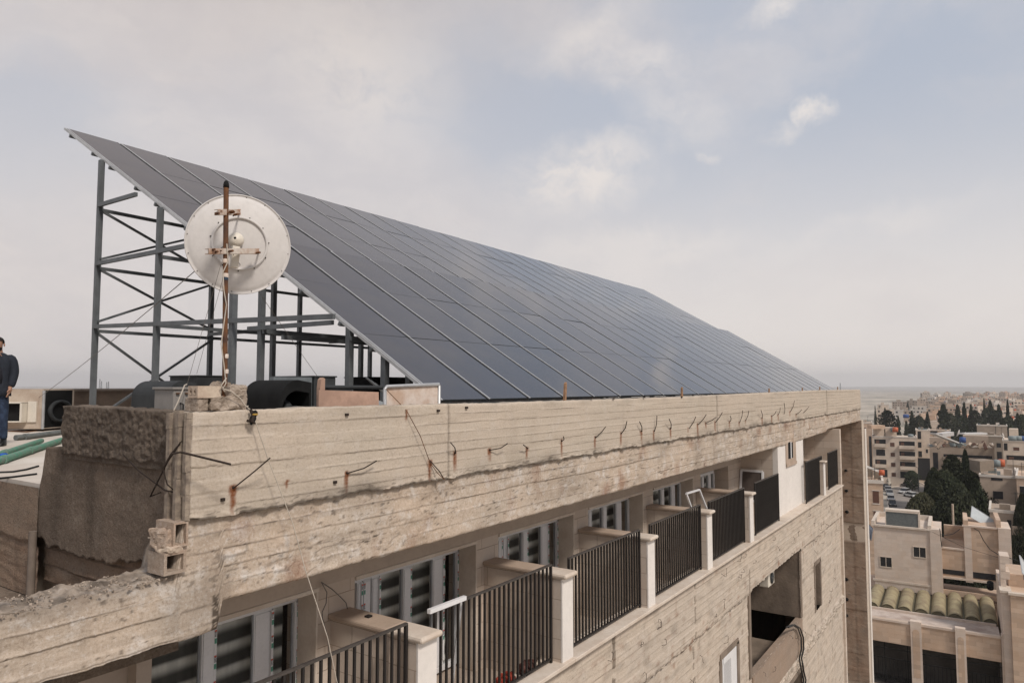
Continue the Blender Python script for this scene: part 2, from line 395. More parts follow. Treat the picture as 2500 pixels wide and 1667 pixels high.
def seam_at(x, z, bh, zt, seed, wd=.006):      # dirt caught in the lower side of a board joint
    t = ((zt-z)/bh+.12*nz(x*.35, seed, 0)) % 1.0; i = math.floor((zt-z)/bh+.12*nz(x*.35, seed, 0)); dd = t*bh
    k = nz(x*1.1, i*3.3, seed)+.25+.5*nz(x*9, i*1.7, seed+1)
    return max(0, 1-abs(dd-wd)/(wd*1.2))*min(1, max(0, .35+k))*.8
# ---- parapet
XS = geo(3.04, 35.1, .005); rows = []; rust = []; grime = []; seam = []
for x in XS:
    zt = ztop(x)+.010*nz(x*3, 1, 1)+.005*nz(x*17, 4, 1); zb = -1.0+.022*nz(x*2.2, 9, 1)+.016*nz(x*11, 2, 7)+(.05 if 9.5 < x < 21 else 0)*abs(nz(x*.8, 2, 2))
    r = []; m = 84
    gj = min(abs(x-j) for j in JOINTS)
    for j in range(m+1):
        z = zb+(zt-zb)*j/m
        d = board_disp(x, z, .104, -.19, .010, .012, 3)
        if gj < .02: d -= .012*(1-gj/.02); 
        elif gj < .045: d += .01*max(0, nz(z*25, x, 3))
        hb = z-zb
        if hb < .05:
            lump = max(0, nz(x*9, z*26, 5)+.25*nz(x*30, z*40, 3)); d += lump*.045*(1-hb/.05)*(1.6 if nz(x*1.3, 3, 8) > 0 else .5)
        if zt-z < .03: d -= .012*(1-(zt-z)/.03)**2+.012*max(0, nz(x*12, 3, 9))*(1-(zt-z)/.03)
        r.append(Vector((x, 5.0-d, z))); rust.append(rustat(x, z))
        g_ = max(0, nz(x*1.7, z*2.6, 11)+.1)*max(0, 1-(z-zb)/.16)*1.0+.5*max(0, nz(x*2, z*1.2, 17))*max(0, 1-(zt-z)/.12)
        if hb < .05 and nz(x*7, z*30, 15) > .2: g_ += .3
        if gj < .012: g_ += .5
        grime.append(min(.85, g_)); seam.append(min(1, (seam_at(x, z, .104, -.19, 3) if z < zt-.05 else 0)+(.8 if hb < .012 and nz(x*4, 1, 66) > -.15 else 0)+(.5 if hb < .05 and nz(x*17, z*45, 67) > .30 else 0)))  # seam also paints an undercut shadow line along the bottom edge
    for y in (5.03, 5.08, 5.14, 5.20, 5.26):
        r.append(Vector((x, y, zt+.012*nz(x*8, y*14, 3)-.004))); rust.append(0); seam.append(0); grime.append(.15+.3*max(0, nz(x*5, y*9, 2)))
    r.append(Vector((x, 5.27, -.95))); rust.append(0); grime.append(.2); seam.append(0)
    rows.append(r)
pm = grid(rows); pm.at = {'rust': rust, 'grime': grime, 'seam': seam}
# end faces
n0 = len(rows[0]); pm.f.append(tuple(range(n0))); pm.sm.append(False); b_ = (len(rows)-1)*n0; pm.f.append(tuple(b_+i for i in range(n0))[::-1]); pm.sm.append(False)
PAR = obj('parapet', pm, M_PAR, BLD)
# timber form left in the end of the parapet
fm = MB(); rr_ = random.Random(4)
for (y0, y1, dx) in ((5.0, 5.035, .03), (5.04, 5.075, .012), (5.085, 5.12, .05), (5.12, 5.20, .02), (5.205, 5.25, .045)):
    z = -1.0
    while z < -.2:
        h = .12+rr_.random()*.3; fm.box(3.04-dx-rr_.random()*.012, 3.05, y0, y1, z, min(z+h, -.2+rr_.random()*.02)); z += h+.003
obj('formwork_strip', fm, simple('old form timber', (.20, .16, .13), .9, 0, .5, 18, bump=.006, col2=(.33, .27, .21)), BLD)
for i, ((b, t), p) in enumerate(zip(RB, RBW)):
    tip = onY(t[0], t[1], 4.95-.05*hsh(i)-(.12 if i < 1 else 0)); mid = (p+tip)/2+Vector((.015*hsh(i, 2), -.02, .012-.03*hsh(i, 7)))
    rad = .0062 if i < 8 else .0075
    mb = MB().tube([p+Vector((0, .03, 0)), p+Vector((0, -.012, 0)), mid, tip], rad, 6)
    if i < 12: mb.tube([p+Vector((0, .02, 0)), p+Vector((0, -.014, 0))], [.018, .008], 7)
    obj('rebar', mb, M_REBAR, BLD)
# rods sticking from the corner
def rod(pts, r=.007): return obj('rebar', MB().tube(pts, r, 6), M_REBAR, BLD)
rod([onX(370, 1130, 3.05), onX(345, 1140, 2.98), onX(385, 1060, 2.95), onX(415, 1015, 3.0)], .006)
rod([onY(395, 1042, 4.9), onY(415, 1038, 4.85), onY(530, 1066, 4.75)], .009)
rod([onX(283, 1043, 3.02), onX(318, 1080, 2.98), onX(378, 1125, 2.98), onX(420, 1135, 3.03)], .006)
rod([onX(408, 1133, 3.03), onX(384, 1112, 2.95), onX(374, 1075, 2.93), onX(392, 1043, 2.95), onX(418, 1012, 3.02)], .005)
# steel plate pieces near the top
for i, (x, y) in enumerate(((797, 952), (1007, 943), (1072, 936), (1360, 914), (1410, 915), (1480, 912), (1566, 912), (1592, 906), (1612, 906), (770, 1107), (512, 1147))):
    p = onY(x, y, 4.99); obj('embedded_plate', MB().box(p.x-.012-.0012*p.x, p.x+.012+.0012*p.x, 4.982, 5.0, p.z-.012, p.z+.012), M_REBAR, BLD)
# wooden pegs standing on the parapet
for i, (x, yb, yt, ww) in enumerate(((1299, 918, 880, .05), (1568, 912, 891, .06), (1768, 901, 893, .07), (1844, 899, 891, .06), (1884, 898, 889, .08), (1925, 897, 889, .08))):
    b = onY(x, yb, 5.08); t = onY(x, yt, 5.08)
    mb = MB(); M = Matrix.Translation(b) @ Matrix.Rotation(.12 if i == 0 else .03*i, 4, 'Y')
    h = t.z-b.z+.02
    mb.prism([(-ww/2, 0, -.02), (ww/2, 0, -.02), (ww/2*.7, 0, h*.82), (ww*.3, 0, h*.86), (ww*.15, 0, h), (-ww*.25, 0, h*.93), (-ww/2*.9, 0, h*.9)], (0, .03, 0), M)
    tag(obj('wooden_peg', mb, M_WOOD), ('tall splintered wooden peg standing on the parapet before the dark panels', 'square wooden stub on the parapet before the middle of the solar array', 'small wooden stub on the parapet, third peg from the left', 'small wooden stub on the parapet, fourth peg from the left', 'wooden stub on the far parapet just before the array ends', 'last wooden stub on the parapet, beyond the end of the solar array')[i], 'peg', 'wooden pegs on the parapet')

# ---- edge beam under the parapet, running on to the left over the light well
def zt_f(x): return interp(x, [(-4, -1.40), (2.93, -1.40), (2.97, -1.36), (3.02, -.99), (40, -.94)])
def zb_f(x): return interp(x, [(-4, -1.86), (3.33, -1.87), (3.36, -1.665), (22, -1.665), (27.3, -1.60), (27.6, -1.53), (35, -1.52)])
XS = [-4+.05*i for i in range(90)]+[.5+.022*i for i in range(114)]+geo(3.02, 35.1, .006)
rows = []; rust = []; grime = []; seam = []
for x in XS:
    lft = x < 3.0; zt = zt_f(x)+(.022*nz(x*4, 3, 3)+.012*nz(x*15, 3, 3) if lft else 0); zb = zb_f(x)+.010*nz(x*4, 7, 7)+.007*nz(x*18, 1, 3)
    yb = 5.50 if lft else 5.3
    r = [Vector((x, yb, zb)), Vector((x, 5.15, zb+.004*nz(x*9, 2, 3)))]; rust += [0, 0]; grime += [.1, .1]; seam += [0, 0]
    m = 64
    for j in range(m+1):
        z = zb+(zt-zb)*j/m
        d = board_disp(x, z, .135, -1.12, .016, .014, 8)+.012*max(0, nz(x*2.1, z*3.3, 21)-.05)*2
        chip = max(0, nz(x*5.5, z*9, 31)-.18)*.045*(1 if nz(x*.7, z*.9, 3) > -.1 else .3); d -= chip
        if z-zb < .02: d -= .01
        if lft and zt-z < .12: d += (.018*nz(x*11, z*16, 6)+.018*nz(x*28, z*33, 6))*(1-(zt-z)/.12)-.03*(1-(zt-z)/.12)
        gj = min(abs(x-j-1.4) for j in JOINTS)
        if gj < .012: d -= .01
        r.append(Vector((x, 5.035-d, z))); rust.append(.55*max(0, nz(x*3.2, z*2.2, 41)-.22)*2*(.4 if lft else 1))
        g_ = .9*max(0, nz(x*1.1, z*1.8, 51))*(1.0 if lft else .5)+(.55*max(0, 1-(zt-z)/.13) if lft else .5*max(0, 1-(zt-z)/.08))
        grime.append(min(.85, g_)); seam.append(seam_at(x, z, .135, -1.12, 8)+(.45 if abs(nz(x*2.3, z*9, 77)) < .028 and nz(x*1.1, z*3, 5) > .12 else 0)+(.6 if nz(x*16, z*30, 7) > .42 and nz(x*1.5, z*3, 15) > .1 else 0)+(.9 if abs(x-3.30) < .035 and z < -1.6+.03*nz(z*9, 1, 1) and nz(x*60, z*50, 2) > -.2 else 0))
    for y in (5.09, 5.14, 5.19, 5.24, 5.29, 5.34, 5.40, 5.46):
        y = min(y, yb-.01) if not lft else y
        am = .026 if lft else 0
        r.append(Vector((x, y+(.01*nz(x*20, y*20, 1) if lft else 0), zt+am*nz(x*10, y*13, 2)+am*.5*nz(x*26, y*30, 2)))); rust.append(0); seam.append(.45 if lft and nz(x*26, y*30, 9) > .1 else 0); grime.append(min(.9, .35+.9*max(0, nz(x*6, y*8, 5)) if lft else .2))
    r.append(Vector((x, yb, zt-.02))); r.append(Vector((x, yb, zb))); rust += [0, 0]; grime += [.4, .4]; seam += [0, 0]
    rows.append(r)
fb = grid(rows); fb.at = {'rust': rust, 'grime': grime, 'seam': seam}
obj('edge_beam', fb, M_FAS, BLD)
# loose rubble bedded on the top of the left beam
rb = MB(); R_ = random.Random(9)
for i in range(1100):
    x = -2+5.0*R_.random(); y = 5.02+.44*R_.random()**1.2; s = .004+.007*R_.random()**2
    M = Matrix.Translation((x, y, zt_f(x)+.006)) @ Matrix.Rotation(R_.random()*6, 4, Vector((R_.random(), R_.random(), R_.random()+.1)).normalized())
    rb.box(-s*.8, s*1.1, -s*.8, s*.8, -s*.5, s*.6, M)
rub = obj('beam_rubble', rb, M_BLOCK, BLD); rub['kind'] = 'stuff'

# ---- light well walls, facing left
def wellwall(y0, y1, X, ztf, zb, amp, name, mat, dy=.03, dz=.022):
    ny = int((y1-y0)/dy); rows = []; rust = []; grime = []
    for i in range(ny+1):
        y = y0+(y1-y0)*i/ny; zt = ztf(y); r = []; nzr = max(4, int((zt-zb)/dz))
        nzr = int((max(ztf(y0), ztf(y1))-zb)/dz)
        for j in range(nzr+1):
            z = zb+(zt-zb)*j/nzr
            rough = 1. if z > -.62+.05*nz(y*4, 1, 1) and amp > .01 else .25
            d = rough*(.014*nz(y*16, z*16, 3)+.016*nz(y*38, z*34, 3))+.012*nz(y*2.5, z*2.5, 9)
            r.append(Vector((X-d-(.02 if rough > .9 else 0), y, z))); rust.append(.0)
            grime.append(min(.75, .45*max(0, nz(y*1.6, z*.9, 61))+(.18 if rough > .9 else 0)))
        for k in range(1, 6): r.append(Vector((X+.05*k, y, zt+.015*nz(k*3, y*14, 3)))); rust.append(0); grime.append(.0)
        rows.append(r)
    g_ = grid(rows); g_.at = {'rust': rust, 'grime': grime}; return obj(name, g_, mat, BLD)
def jag(y): return interp(y, [(5.2, -1.36), (5.7, -1.40), (6.3, -1.50), (6.9, -1.53), (7.7, -1.46)])+.05*nz(y*5.3, 5, 5)+.03*nz(y*17, 5, 5)
M_BROWN2 = simple('rough stucco', (.17, .135, .105), .95, 0, .5, 14, bump=.02, col2=(.095, .075, .06))
wellwall(5.26, 7.17, 3.10, lambda y: -.19+.01*(y-6)+.01*nz(y*7, 3, 3)+.006*nz(y*25, 1, 1), -.66, .03, 'light_well_upstand', concrete('rubble render', (.23, .18, .14), (.085, .065, .052), (.15, .115, .09), (.33, .28, .23), .4, .6, board=0, bumpd=.03, sc=2.2), .018, .014)
# smooth render with a jagged lower edge
rows = []; at1 = []; at2 = []
for i in range(86):
    y = 5.22+(7.72-5.22)*i/85; r = []; ztp = interp(y, [(5, -.6), (7.17, -.6), (7.25, -.57), (7.6, -.58), (7.66, -.85), (7.72, -1.0)])+.012*nz(y*12, 2, 2); zb = jag(y)
    for j in range(50):
        z = zb+(ztp-zb)*j/49; r.append(Vector((3.13-.014*nz(y*2.2, z*2.2, 9)-.004*nz(y*13, z*13, 2), y, z))); at1.append(0); at2.append(min(.7, max(0, nz(y*1.4, z*.8, 61))*.9+.25*max(0, nz(y*5, z*5, 6))))
    r.insert(0, Vector((3.18, y, zb))); at1.append(0); at2.append(.3)
    for k in range(1, 4): r.append(Vector((3.13+.08*k, y, ztp))); at1.append(0); at2.append(0)
    rows.append(r)
g_ = grid(rows); g_.at = {'rust': at1, 'grime': at2}; obj('light_well_wall', g_, M_BROWN, BLD)
lw = MB(); lw.box(3.24, 3.4, 5.2, 7.72, -1.88, -.62); obj('light_well_core', lw, M_BROWN, BLD)
M_WELL = concrete('boarded well wall', (.26, .195, .145), (.10, .078, .06), (.30, .21, .15), (.30, .25, .2), .5, .4, board=.2, bumpd=.02)
rows = []; at1 = []; at2 = []; at3 = []
for i in range(100):
    y = 5.2+2.52*i/99; r = []
    for j in range(70):
        z = -1.88+.63*j/69; d = board_disp(y, z, .17, -1.2, .02, .02, 23)+.02*nz(y*6, z*9, 3); r.append(Vector((3.205-d, y, z))); at1.append(.3*max(0, nz(y*3, z*9, 3))); at2.append(.5*max(0, nz(y*2, z*3, 8))+.2); at3.append(seam_at(y, z, .17, -1.2, 23, .012))
    rows.append(r)
g_ = grid(rows); g_.at = {'rust': at1, 'grime': at2, 'seam': at3}; obj('light_well_lower_wall', g_, M_WELL, BLD)
rows = []; at1 = []; at2 = []
for i in range(80):
    y = 7.70+(14-7.70)*i/79; r = []
    for j in range(60):
        z = -2.04+(1.06)*j/59; low = z < -1.52+.05*nz(y*5, 2, 8)
        d = (.02 if not low else 0)+(.012*nz(y*3, z*18, 4) if low else .006*nz(y*6, z*6, 4)); r.append(Vector((3.14-d, y, z))); at1.append(.25*max(0, nz(y*3, z*9, 3)) if low else 0); at2.append(.3*max(0, nz(y*2, z*3, 8)))
    rows.append(r)
g_ = grid(rows); g_.at = {'rust': at1, 'grime': at2}; obj('light_well_side_wall', g_, M_WELL, BLD)
obj('downpipe', MB().tube([(3.07, 7.66, -1.38), (3.07, 7.66, -2.0)], .035, 10), simple('dull downpipe', (.20, .16, .13), .7), BLD)
obj('light_well_far_wall', MB().box(-4, 3.1, 13.8, 14.1, -12, -.98), M_BROWN, BLD)
obj('light_well_floor', MB().box(-4, 3.3, 5.52, 13.9, -2.12, -2.05), M_BROWN, BLD)

# ---- roof deck and the parapet at the back
obj('roof_deck', MB().box(3.16, 35.1, 5.27, 18.6, -1.25, -.95).box(-4, 3.15, 14.1, 18.6, -1.25, -.953), M_DECK, BLD)
bp = MB(); bp.box(-4, 36, 18.3, 18.55, -1.0, -.10); obj('back_parapet', bp, simple('brown back parapet', (.27, .20, .15), .95, 0, .4, 1.4, bump=.01, col2=(.17, .13, .10)), BLD)
obj('back_coping', MB().box(-4, 36, 18.22, 18.62, -.098, -.045), simple('dull coping', (.30, .24, .195), .9), BLD)

# ---- balconies
YP = 6.10                                    # face of the pilasters
DV = [5.52, 8.34, 11.12, 14.03, 16.98]        # divider walls
XW0, XW1 = onY(1790, 1200, 5.06).x, onY(1848, 1160, 5.06).x
XE = onY(1932, 1100, 4.82).x
D6 = onY(1895, 1100, 4.82).x-.15
FL = -3.95; ZL = -3.61
wl = MB()
BAYS = [(2.71, 5.52), (5.52, 8.34), (8.34, 11.12), (11.12, 14.03), (14.03, 16.98), (XW1+.2, D6)]
pil = [2.71]+DV+[XW1+.1, D6]
for d in DV: obj('pilaster', MB().box(d-.30, d+.23, YP, YP+.5, FL, -2.152), M_STONE, BLD)
obj('pilaster', MB().box(16.98+.23+2.2, XW0+.05, YP, YP+.5, FL, -2.152), M_STONE, BLD)
obj('pilaster', MB().box(XW1-.1, XW1+.5, YP, YP+.5, FL, -2.152).box(D6-.3, XE, YP, YP+.5, FL, -2.152), M_STONE, BLD)
obj('lintel_band', MB().box(2.9, XE-.05, YP-.02, YP+.5, -2.15, -1.72), M_PLAST, BLD)
obj('balcony_floor', MB().box(2.3, XE, 4.9, 6.9, FL-.2, FL), M_PLAST, BLD)
obj('balcony_ceiling', MB().box(3.4, 35, 5.32, 7.0, -1.60, -1.45), M_PLAST, BLD)
obj('inner_wall', MB().box(3.4, XE+6, 6.95, 7.1, -12, -1.5).box(-4, 3.4, 6.95, 7.1, -12, -2.4), M_BROWN, BLD)
obj('well_back_plaster', MB().box(-4, 3.49, 6.36, 6.6, -12, -2.13).box(3.34, 3.475, 6.22, 6.355, -12, -2.13), M_PLAST, BLD)
# window units
def x5(x): return onY((600+x*750/2074)/K, (1100+660*750/2074)/K, 6.45).x-5.52
FR = [(x5(745), x5(778)), (x5(782), x5(832)), (x5(850), x5(898)), (x5(1052), x5(1106)), (x5(1256), x5(1326)), (x5(1408), x5(1442))]
WZ0, WZ1 = -3.9, -2.30
def window(d, w_, kind=0):
    f = MB(); x0, x1 = (d+.23 if kind == 0 else 3.50), d+w_-.30
    sc_ = (w_/2.82)
    f.box(x0, x1, 6.42, 6.5, WZ1-.05, WZ1+.02); f.box(x0, x1, 6.42, 6.5, WZ0, WZ0+.07)
    panes = []; last = None
    fr = [(d+a*sc_, d+b*sc_) for a, b in FR]; fr[-1] = (x1-.045, x1)
    if kind == 1: fr = [(3.50, 3.53)]+[q for q in fr if q[0] > 3.6]
    for q, (a, b) in enumerate(fr):
        dy = (0, -.01, .012, -.012, .0, -.015)[q % 6]
        f.box(a, b, 6.425+dy, 6.49, WZ0+.07, WZ1-.05); f.box(a+.012, b-.012, 6.414+dy, 6.425+dy, WZ0+.09, WZ1-.07)
        if last is not None and a-last > .06: panes.append((last, a))
        last = b
    o = obj('window', f, M_UPVC, BLD, bevel=.003)
    for a, b in panes:
        obj('pane', MB().box(a-.005, b+.005, 6.452, 6.458, WZ0+.06, WZ1-.04), M_GLASS, o)
        obj('rebate', MB().box(a-.001, a+.018, 6.44, 6.462, WZ0+.07, WZ1-.05).box(b-.018, b+.001, 6.44, 6.462, WZ0+.07, WZ1-.05), M_UPVC2, o)
    obj('streak_sheet', MB().box(x0, x1-.05, 6.62, 6.63, WZ0, WZ1+.02), M_STREAK, o)
    return o, fr
M_REDI = simple('red print', (.50, .09, .05), .6, var=0); M_GRNI = simple('green print', (.12, .38, .27), .6, var=0); M_BLKI = simple('black print', (.05, .05, .06), .6, var=0)
def film(o, fr, rnd, upto):
    # protective film with repeating coloured print down each profile: one strip per profile
    for (a, b) in fr:
        mb = MB(); mi = []
        def bx_(m, *q): n_ = len(mb.f); mb.box(*q); mi.extend([m]*(len(mb.f)-n_))
        cx = b-.016 if rnd.random() < .6 else a+.014; wd = .024; z = WZ1-.08; y0, y1 = 6.3985, 6.404
        bx_(0, cx-wd/2-.002, cx+wd/2+.002, 6.400, 6.4045, WZ0+.15, WZ1-.06)
        while z > WZ0+.4:
            bx_(1, cx-wd/2, cx+wd/2, y0, y1, z-.016, z)
            for k in range(4): bx_(3, cx-wd/2, cx+wd/2*(.2+.8*rnd.random()), y0, y1, z-.025-k*.013, z-.018-k*.013)
            bx_(2, cx-wd/2, cx+wd/2, y0, y1, z-.13, z-.08)
            for k in range(3): bx_(3, cx-wd/2+.003, cx+wd/2-.003*rnd.random()*3, y0-.001, y1, z-.092-k*.012, z-.087-k*.012)
            z -= .235+.01*rnd.random()
        me = mesh(mb, 'film_print')
        for m in (M_UPVC, M_REDI, M_GRNI, M_BLKI): me.materials.append(m)
        me.polygons.foreach_set('material_index', mi); obj('film_print', me, None, o)
rnd = random.Random(3)
for i, (a, b) in enumerate(BAYS[:5]):
    o, fr = window(a, b-a, 1 if i == 0 else 0)
    if i < 3: film(o, fr, rnd, i)
    # moulded architrave
    obj('architrave', MB().box(a+.23, b-.30, YP-.025, YP+.02, -2.20, -2.153).box(b-.325, b-.30, YP-.012, YP+.3, FL, -2.2), M_CAP, BLD, bevel=.008)
window(16.98, 2.5)
window(BAYS[5][0], BAYS[5][1]-BAYS[5][0])
for a, b in BAYS[:5]: obj('reveal', MB().box(b-.304, b-.299, YP+.001, 6.42, FL, -2.2), M_PLAST, BLD)
# divider walls with pillar and coping
for d in DV+[D6]:
    o = obj('balcony_divider', MB().box(d-.12, d+.12, 5.2, YP, FL, -2.53), M_STONE, BLD)
    obj('pillar', MB().box(d-.14, d+.14, 4.82, 5.2, ZL, -2.53), M_STONE, o)
    obj('lit_front_slab', MB().box(d-.142, d+.142, 4.80, 4.822, ZL, -2.535), M_WHITE, o)  # paler slab added so the pillar front reads as sunlit
    obj('pillar_cap', MB().box(d-.165, d+.165, 4.73, 5.22, -2.53, -2.468), M_CAP, o, bevel=.026)
    obj('coping', MB().box(d-.163, d+.163, 5.222, YP+.0, -2.53, -2.469), M_CAPB, o, bevel=.02)
obj('bolt_plate', MB().box(5.50, 5.56, 5.62, 5.68, -2.468, -2.45), M_RAIL, BLD)
# stone block wall closing the fifth balcony, white outside
obj('white_wall', MB().box(XW0, XW1, 5.06, 5.2, ZL-.02, -1.6), M_WHITE, BLD)
obj('cross_wall', MB().box(XW0+.002, XW0+.2, 5.2, YP, FL, -1.6), M_STONE, BLD)
obj('cross_wall', MB().box(XW1-.2, XW1-.002, 5.2, YP, FL, -1.6), M_STONE, BLD)
obj('end_wall', MB().box(XE, XE+.25, 4.83, 7.0, -12, -1.58), M_STONE, BLD)
p0, p1 = onY(1805, 1013, 5.04), onY(1829, 1055, 5.04)
wn2 = obj('small_window', MB().box(p0.x, p1.x, 5.04, 5.058, p1.z-.03, -1.62).box(p0.x, p1.x, 5.02, 5.04, p1.z-.12, p1.z-.03), M_CAPB, BLD)
obj('pane', MB().box(p0.x+.25, p0.x+.8, 5.03, 5.039, p1.z+.1, -1.62), M_DARK, wn2)
obj('mullion', MB().box(p0.x+.5, p0.x+.58, 5.02, 5.03, p1.z+.1, -1.62), M_UPVC, wn2)
# white ledge that carries the railings
lg = MB(); x = -1.0
while x < XE-.02:
    x2 = min(x+1.18, XE); lg.box(x+.002, x2-.002, 4.74, 5.14, ZL-.05, ZL+.003*hsh(x)); x = x2
obj('ledge_coping', lg, M_CAP, BLD, bevel=.008)
obj('ledge_upstand', MB().box(-1, XE, 4.87, 5.12, FL-.01, ZL-.052), M_STONE, BLD)

# ---- lower facade
OP = [(onY(1728, 1400, 4.85).x, onY(1841, 1300, 4.85).x, -6.72, -4.72, 1)]
so, s1 = onY(1875, 1300, 4.85), onY(1889, 1390, 4.85); OP.append((so.x, s1.x, s1.z, so.z, 2))
wo, w1 = onY(1662, 1500, 4.85), onY(1697, 1480, 4.85); OP.append((wo.x, w1.x, -9.2, w1.z, 3))
ob = onY(1790, 1540, 4.85); OP.append((ob.x, OP[0][1], -11., -8.15, 4))
XS = geo(-1, 8, 0, .2)[:-1]+geo(8, XE+.02, .0048)
rows = []; ZN = 520; at1 = []; at2 = []; at3 = []
for x in XS:
    r = []
    for j in range(ZN+1):
        z = ZL-.05-(8.3)*(1-j/ZN)
        band = z > -4.80+.02*nz(x*2, 3, 3)
        d = board_disp(x, z, .118, -3.6, .016, .02, 14)
        if not band: d = d*.7-.05+.006*max(0, nz(x*9, z*1.6, 4))
        if abs(z+4.80) < .05: d += .03*nz(x*14, z*22, 5)-.01
        if abs(z+7.75) < .12: d += .05*(1+nz(x*14, z*22, 5))
        gj = min(abs(x-q) for q in (9.8, 13.3, 16.9, 22.25, 24.8)); d += .03*max(0, nz(z*9, x, 3)) if gj < .05 else 0
        if gj < .02: d -= .02
        r.append(Vector((x, 4.85-d, z))); at1.append(.7*max(0, nz(x*5, z*7, 71)-.25)*2*(1 if abs(z+4.8) < .25 else .45)); at2.append(.35*max(0, nz(x*2.5, z*6, 81)-.1)*1.5); at3.append(min(1, seam_at(x, z, .118, -3.6, 14, .012)*.45+(.8 if gj < .03 and nz(x*3, z*6, 4) > -.1 else 0)+(.6 if abs(z+4.80) < .07 and nz(x*11, z*24, 6) > .12 else 0)+(.6 if abs(z+7.75) < .12 and nz(x*11, z*24, 6) > .15 else 0)+(.4 if nz(x*6, z*2.2, 91) > .5 and not band else 0)+(.3 if nz(x*7, z*19, 95) > .5 else 0)))
    rows.append(r)
fg = grid(rows); keep = []
for f in fg.f:
    cx = sum(fg.v[i][0] for i in f)/4; cz = sum(fg.v[i][2] for i in f)/4; jx = cx+.03*nz(cz*6, 1, 1); jz = cz+.03*nz(cx*6, 1, 1)
    if not any(a < jx < b and c < jz < e for a, b, c, e, k in OP): keep.append(f)
fg.f = keep; fg.sm = [True]*len(keep); fg.at = {'rust': at1, 'grime': at2, 'seam': at3}
obj('facade_wall', fg, M_FAC, BLD)
R_ = random.Random(31); tw = []
for i in range(70):      # bent ends of binding wire left in the shuttered concrete
    x = 9+19.5*R_.random()**.8; z = -3.8-3.6*R_.random()**1.3
    if any(a-.1 < x < b+.1 and c < z < e+.1 for a, b, c, e, k in OP): continue
    s = .03+.06*R_.random(); a0 = R_.random()*6; pts = [Vector((x, 4.86, z))]
    for k in range(1, 6): pts.append(Vector((x+s*(cos(a0+k*.7)-cos(a0)), 4.80-.02*R_.random(), z+s*1.2*(sin(a0+k*.7)-sin(a0)))))
    obj('tie_wire', MB().tube(pts, .004, 4), M_REBAR, BLD)
obj('facade_base', MB().box(-4, XE, 4.87, 5.1, -31, -11.9).box(-4, -1, 4.87, 5.1, -11.9, -3.7), M_FAC, BLD)
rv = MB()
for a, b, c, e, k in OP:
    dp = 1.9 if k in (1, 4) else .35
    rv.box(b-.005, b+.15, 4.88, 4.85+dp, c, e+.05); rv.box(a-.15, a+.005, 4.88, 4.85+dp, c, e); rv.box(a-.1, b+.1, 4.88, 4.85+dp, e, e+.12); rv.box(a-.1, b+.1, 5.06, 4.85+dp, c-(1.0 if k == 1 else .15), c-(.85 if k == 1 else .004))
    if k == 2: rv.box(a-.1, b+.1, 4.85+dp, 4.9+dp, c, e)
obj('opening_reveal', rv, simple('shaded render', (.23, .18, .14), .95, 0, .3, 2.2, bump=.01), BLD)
a, b, c, e, k = OP[0]
obj('opening_parapet', MB().box(a, b, 4.86, 5.05, c-.9, c-.003), M_COLM, BLD)
dr = obj('inner_door', MB().box(a+.3, a+3.1, 6.50, 6.6, c-.1, c+.02).box(a+1.0, a+1.12, 6.45, 6.6, c-.2, -5.35).box(a+2.9, a+3.05, 6.45, 6.6, c-.2, -5.35).box(a+1.0, a+3.05, 6.45, 6.6, -5.42, -5.3), M_CAPB, BLD)
obj('pane', MB().box(a+1.12, a+2.9, 6.54, 6.58, c, -5.42), simple('dusty dark pane', (.075, .062, .05), .5), dr)
acp = onY(1772, 1326, 5.15)
ac = obj('air_conditioner', MB().box(acp.x-.30, acp.x+.30, 5.15, 5.40, acp.z-.2, acp.z+.22), M_CREAM, None, bevel=.02); tag(ac, 'white split air conditioner box hanging inside the dark facade opening', 'air conditioner')
obj('grille', MB().lathe([(.15, 0), (.15, .02), (.03, .025)], 20, Matrix.Translation((acp.x, 5.14, acp.z)) @ Matrix.Rotation(pi/2, 4, 'X')), M_CHAR, ac)
a, b, c, e, k = OP[2]
wv3 = obj('lower_window', MB().box(a, b, 4.9, 5.0, c, e).box(a+.1, b-.1, 4.88, 4.9, e-.12, e), M_UPVC, BLD)
obj('pane', MB().box(a+.15, a+.6, 4.885, 4.9, c, e-.15), M_GLASS, wv3)
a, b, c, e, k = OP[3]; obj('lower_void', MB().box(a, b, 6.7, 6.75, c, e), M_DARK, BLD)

# ---- tall brown column beyond the end of the facade
cm = MB(); holes = [onX(x, y, 35.1) for x, y in ((1943, 1080), (1944, 1127), (1945, 1175), (1944, 1330), (1945, 1376), (1944, 1413), (1939, 1424), (1940, 1459), (1943, 1548), (1943, 1580))]
rows = []; at1 = []; at2 = []; at3 = []
for i in range(24):
    y = 5.0+1.7*i/23; r = []
    for j in range(330):
        z = -13+11.5*j/329; d = .02*nz(y*3, z*2, 3)+.01*nz(y*9, z*9, 3)+((hsh(math.floor(z/.62), 3)-.5)*.03)
        dd = min((Vector((0, y-h.y, z-h.z))).length for h in holes)
        gr = .8 if dd < .07 else 0
        if -6.9 < z < -6.1: d -= .05; gr = max(gr, .3)
        r.append(Vector((35.12-d, y, z))); at1.append(.3*max(0, nz(y*4, z*1.5, 5))); at2.append(max(gr, .4*max(0, nz(y*2, z*.8, 9)))); at3.append(.45 if ((z+.12*nz(y*2, z*.5, 4))/.62) % 1 < .05 and nz(y*5, z*2, 8) > .0 else (.3 if abs(y-5.0-.42-.02*nz(z*4, 1, 1)) < .03 else 0))
    rows.append(r)
cg = grid(rows); cg.at = {'rust': at1, 'grime': at2, 'seam': at3}
clm = obj('corner_column', cg, M_COLM, BLD)
obj('column_core', MB().box(35.16, 35.75, 4.99, 6.7, -31, -1.5), M_FAC, BLD)
hm = MB()
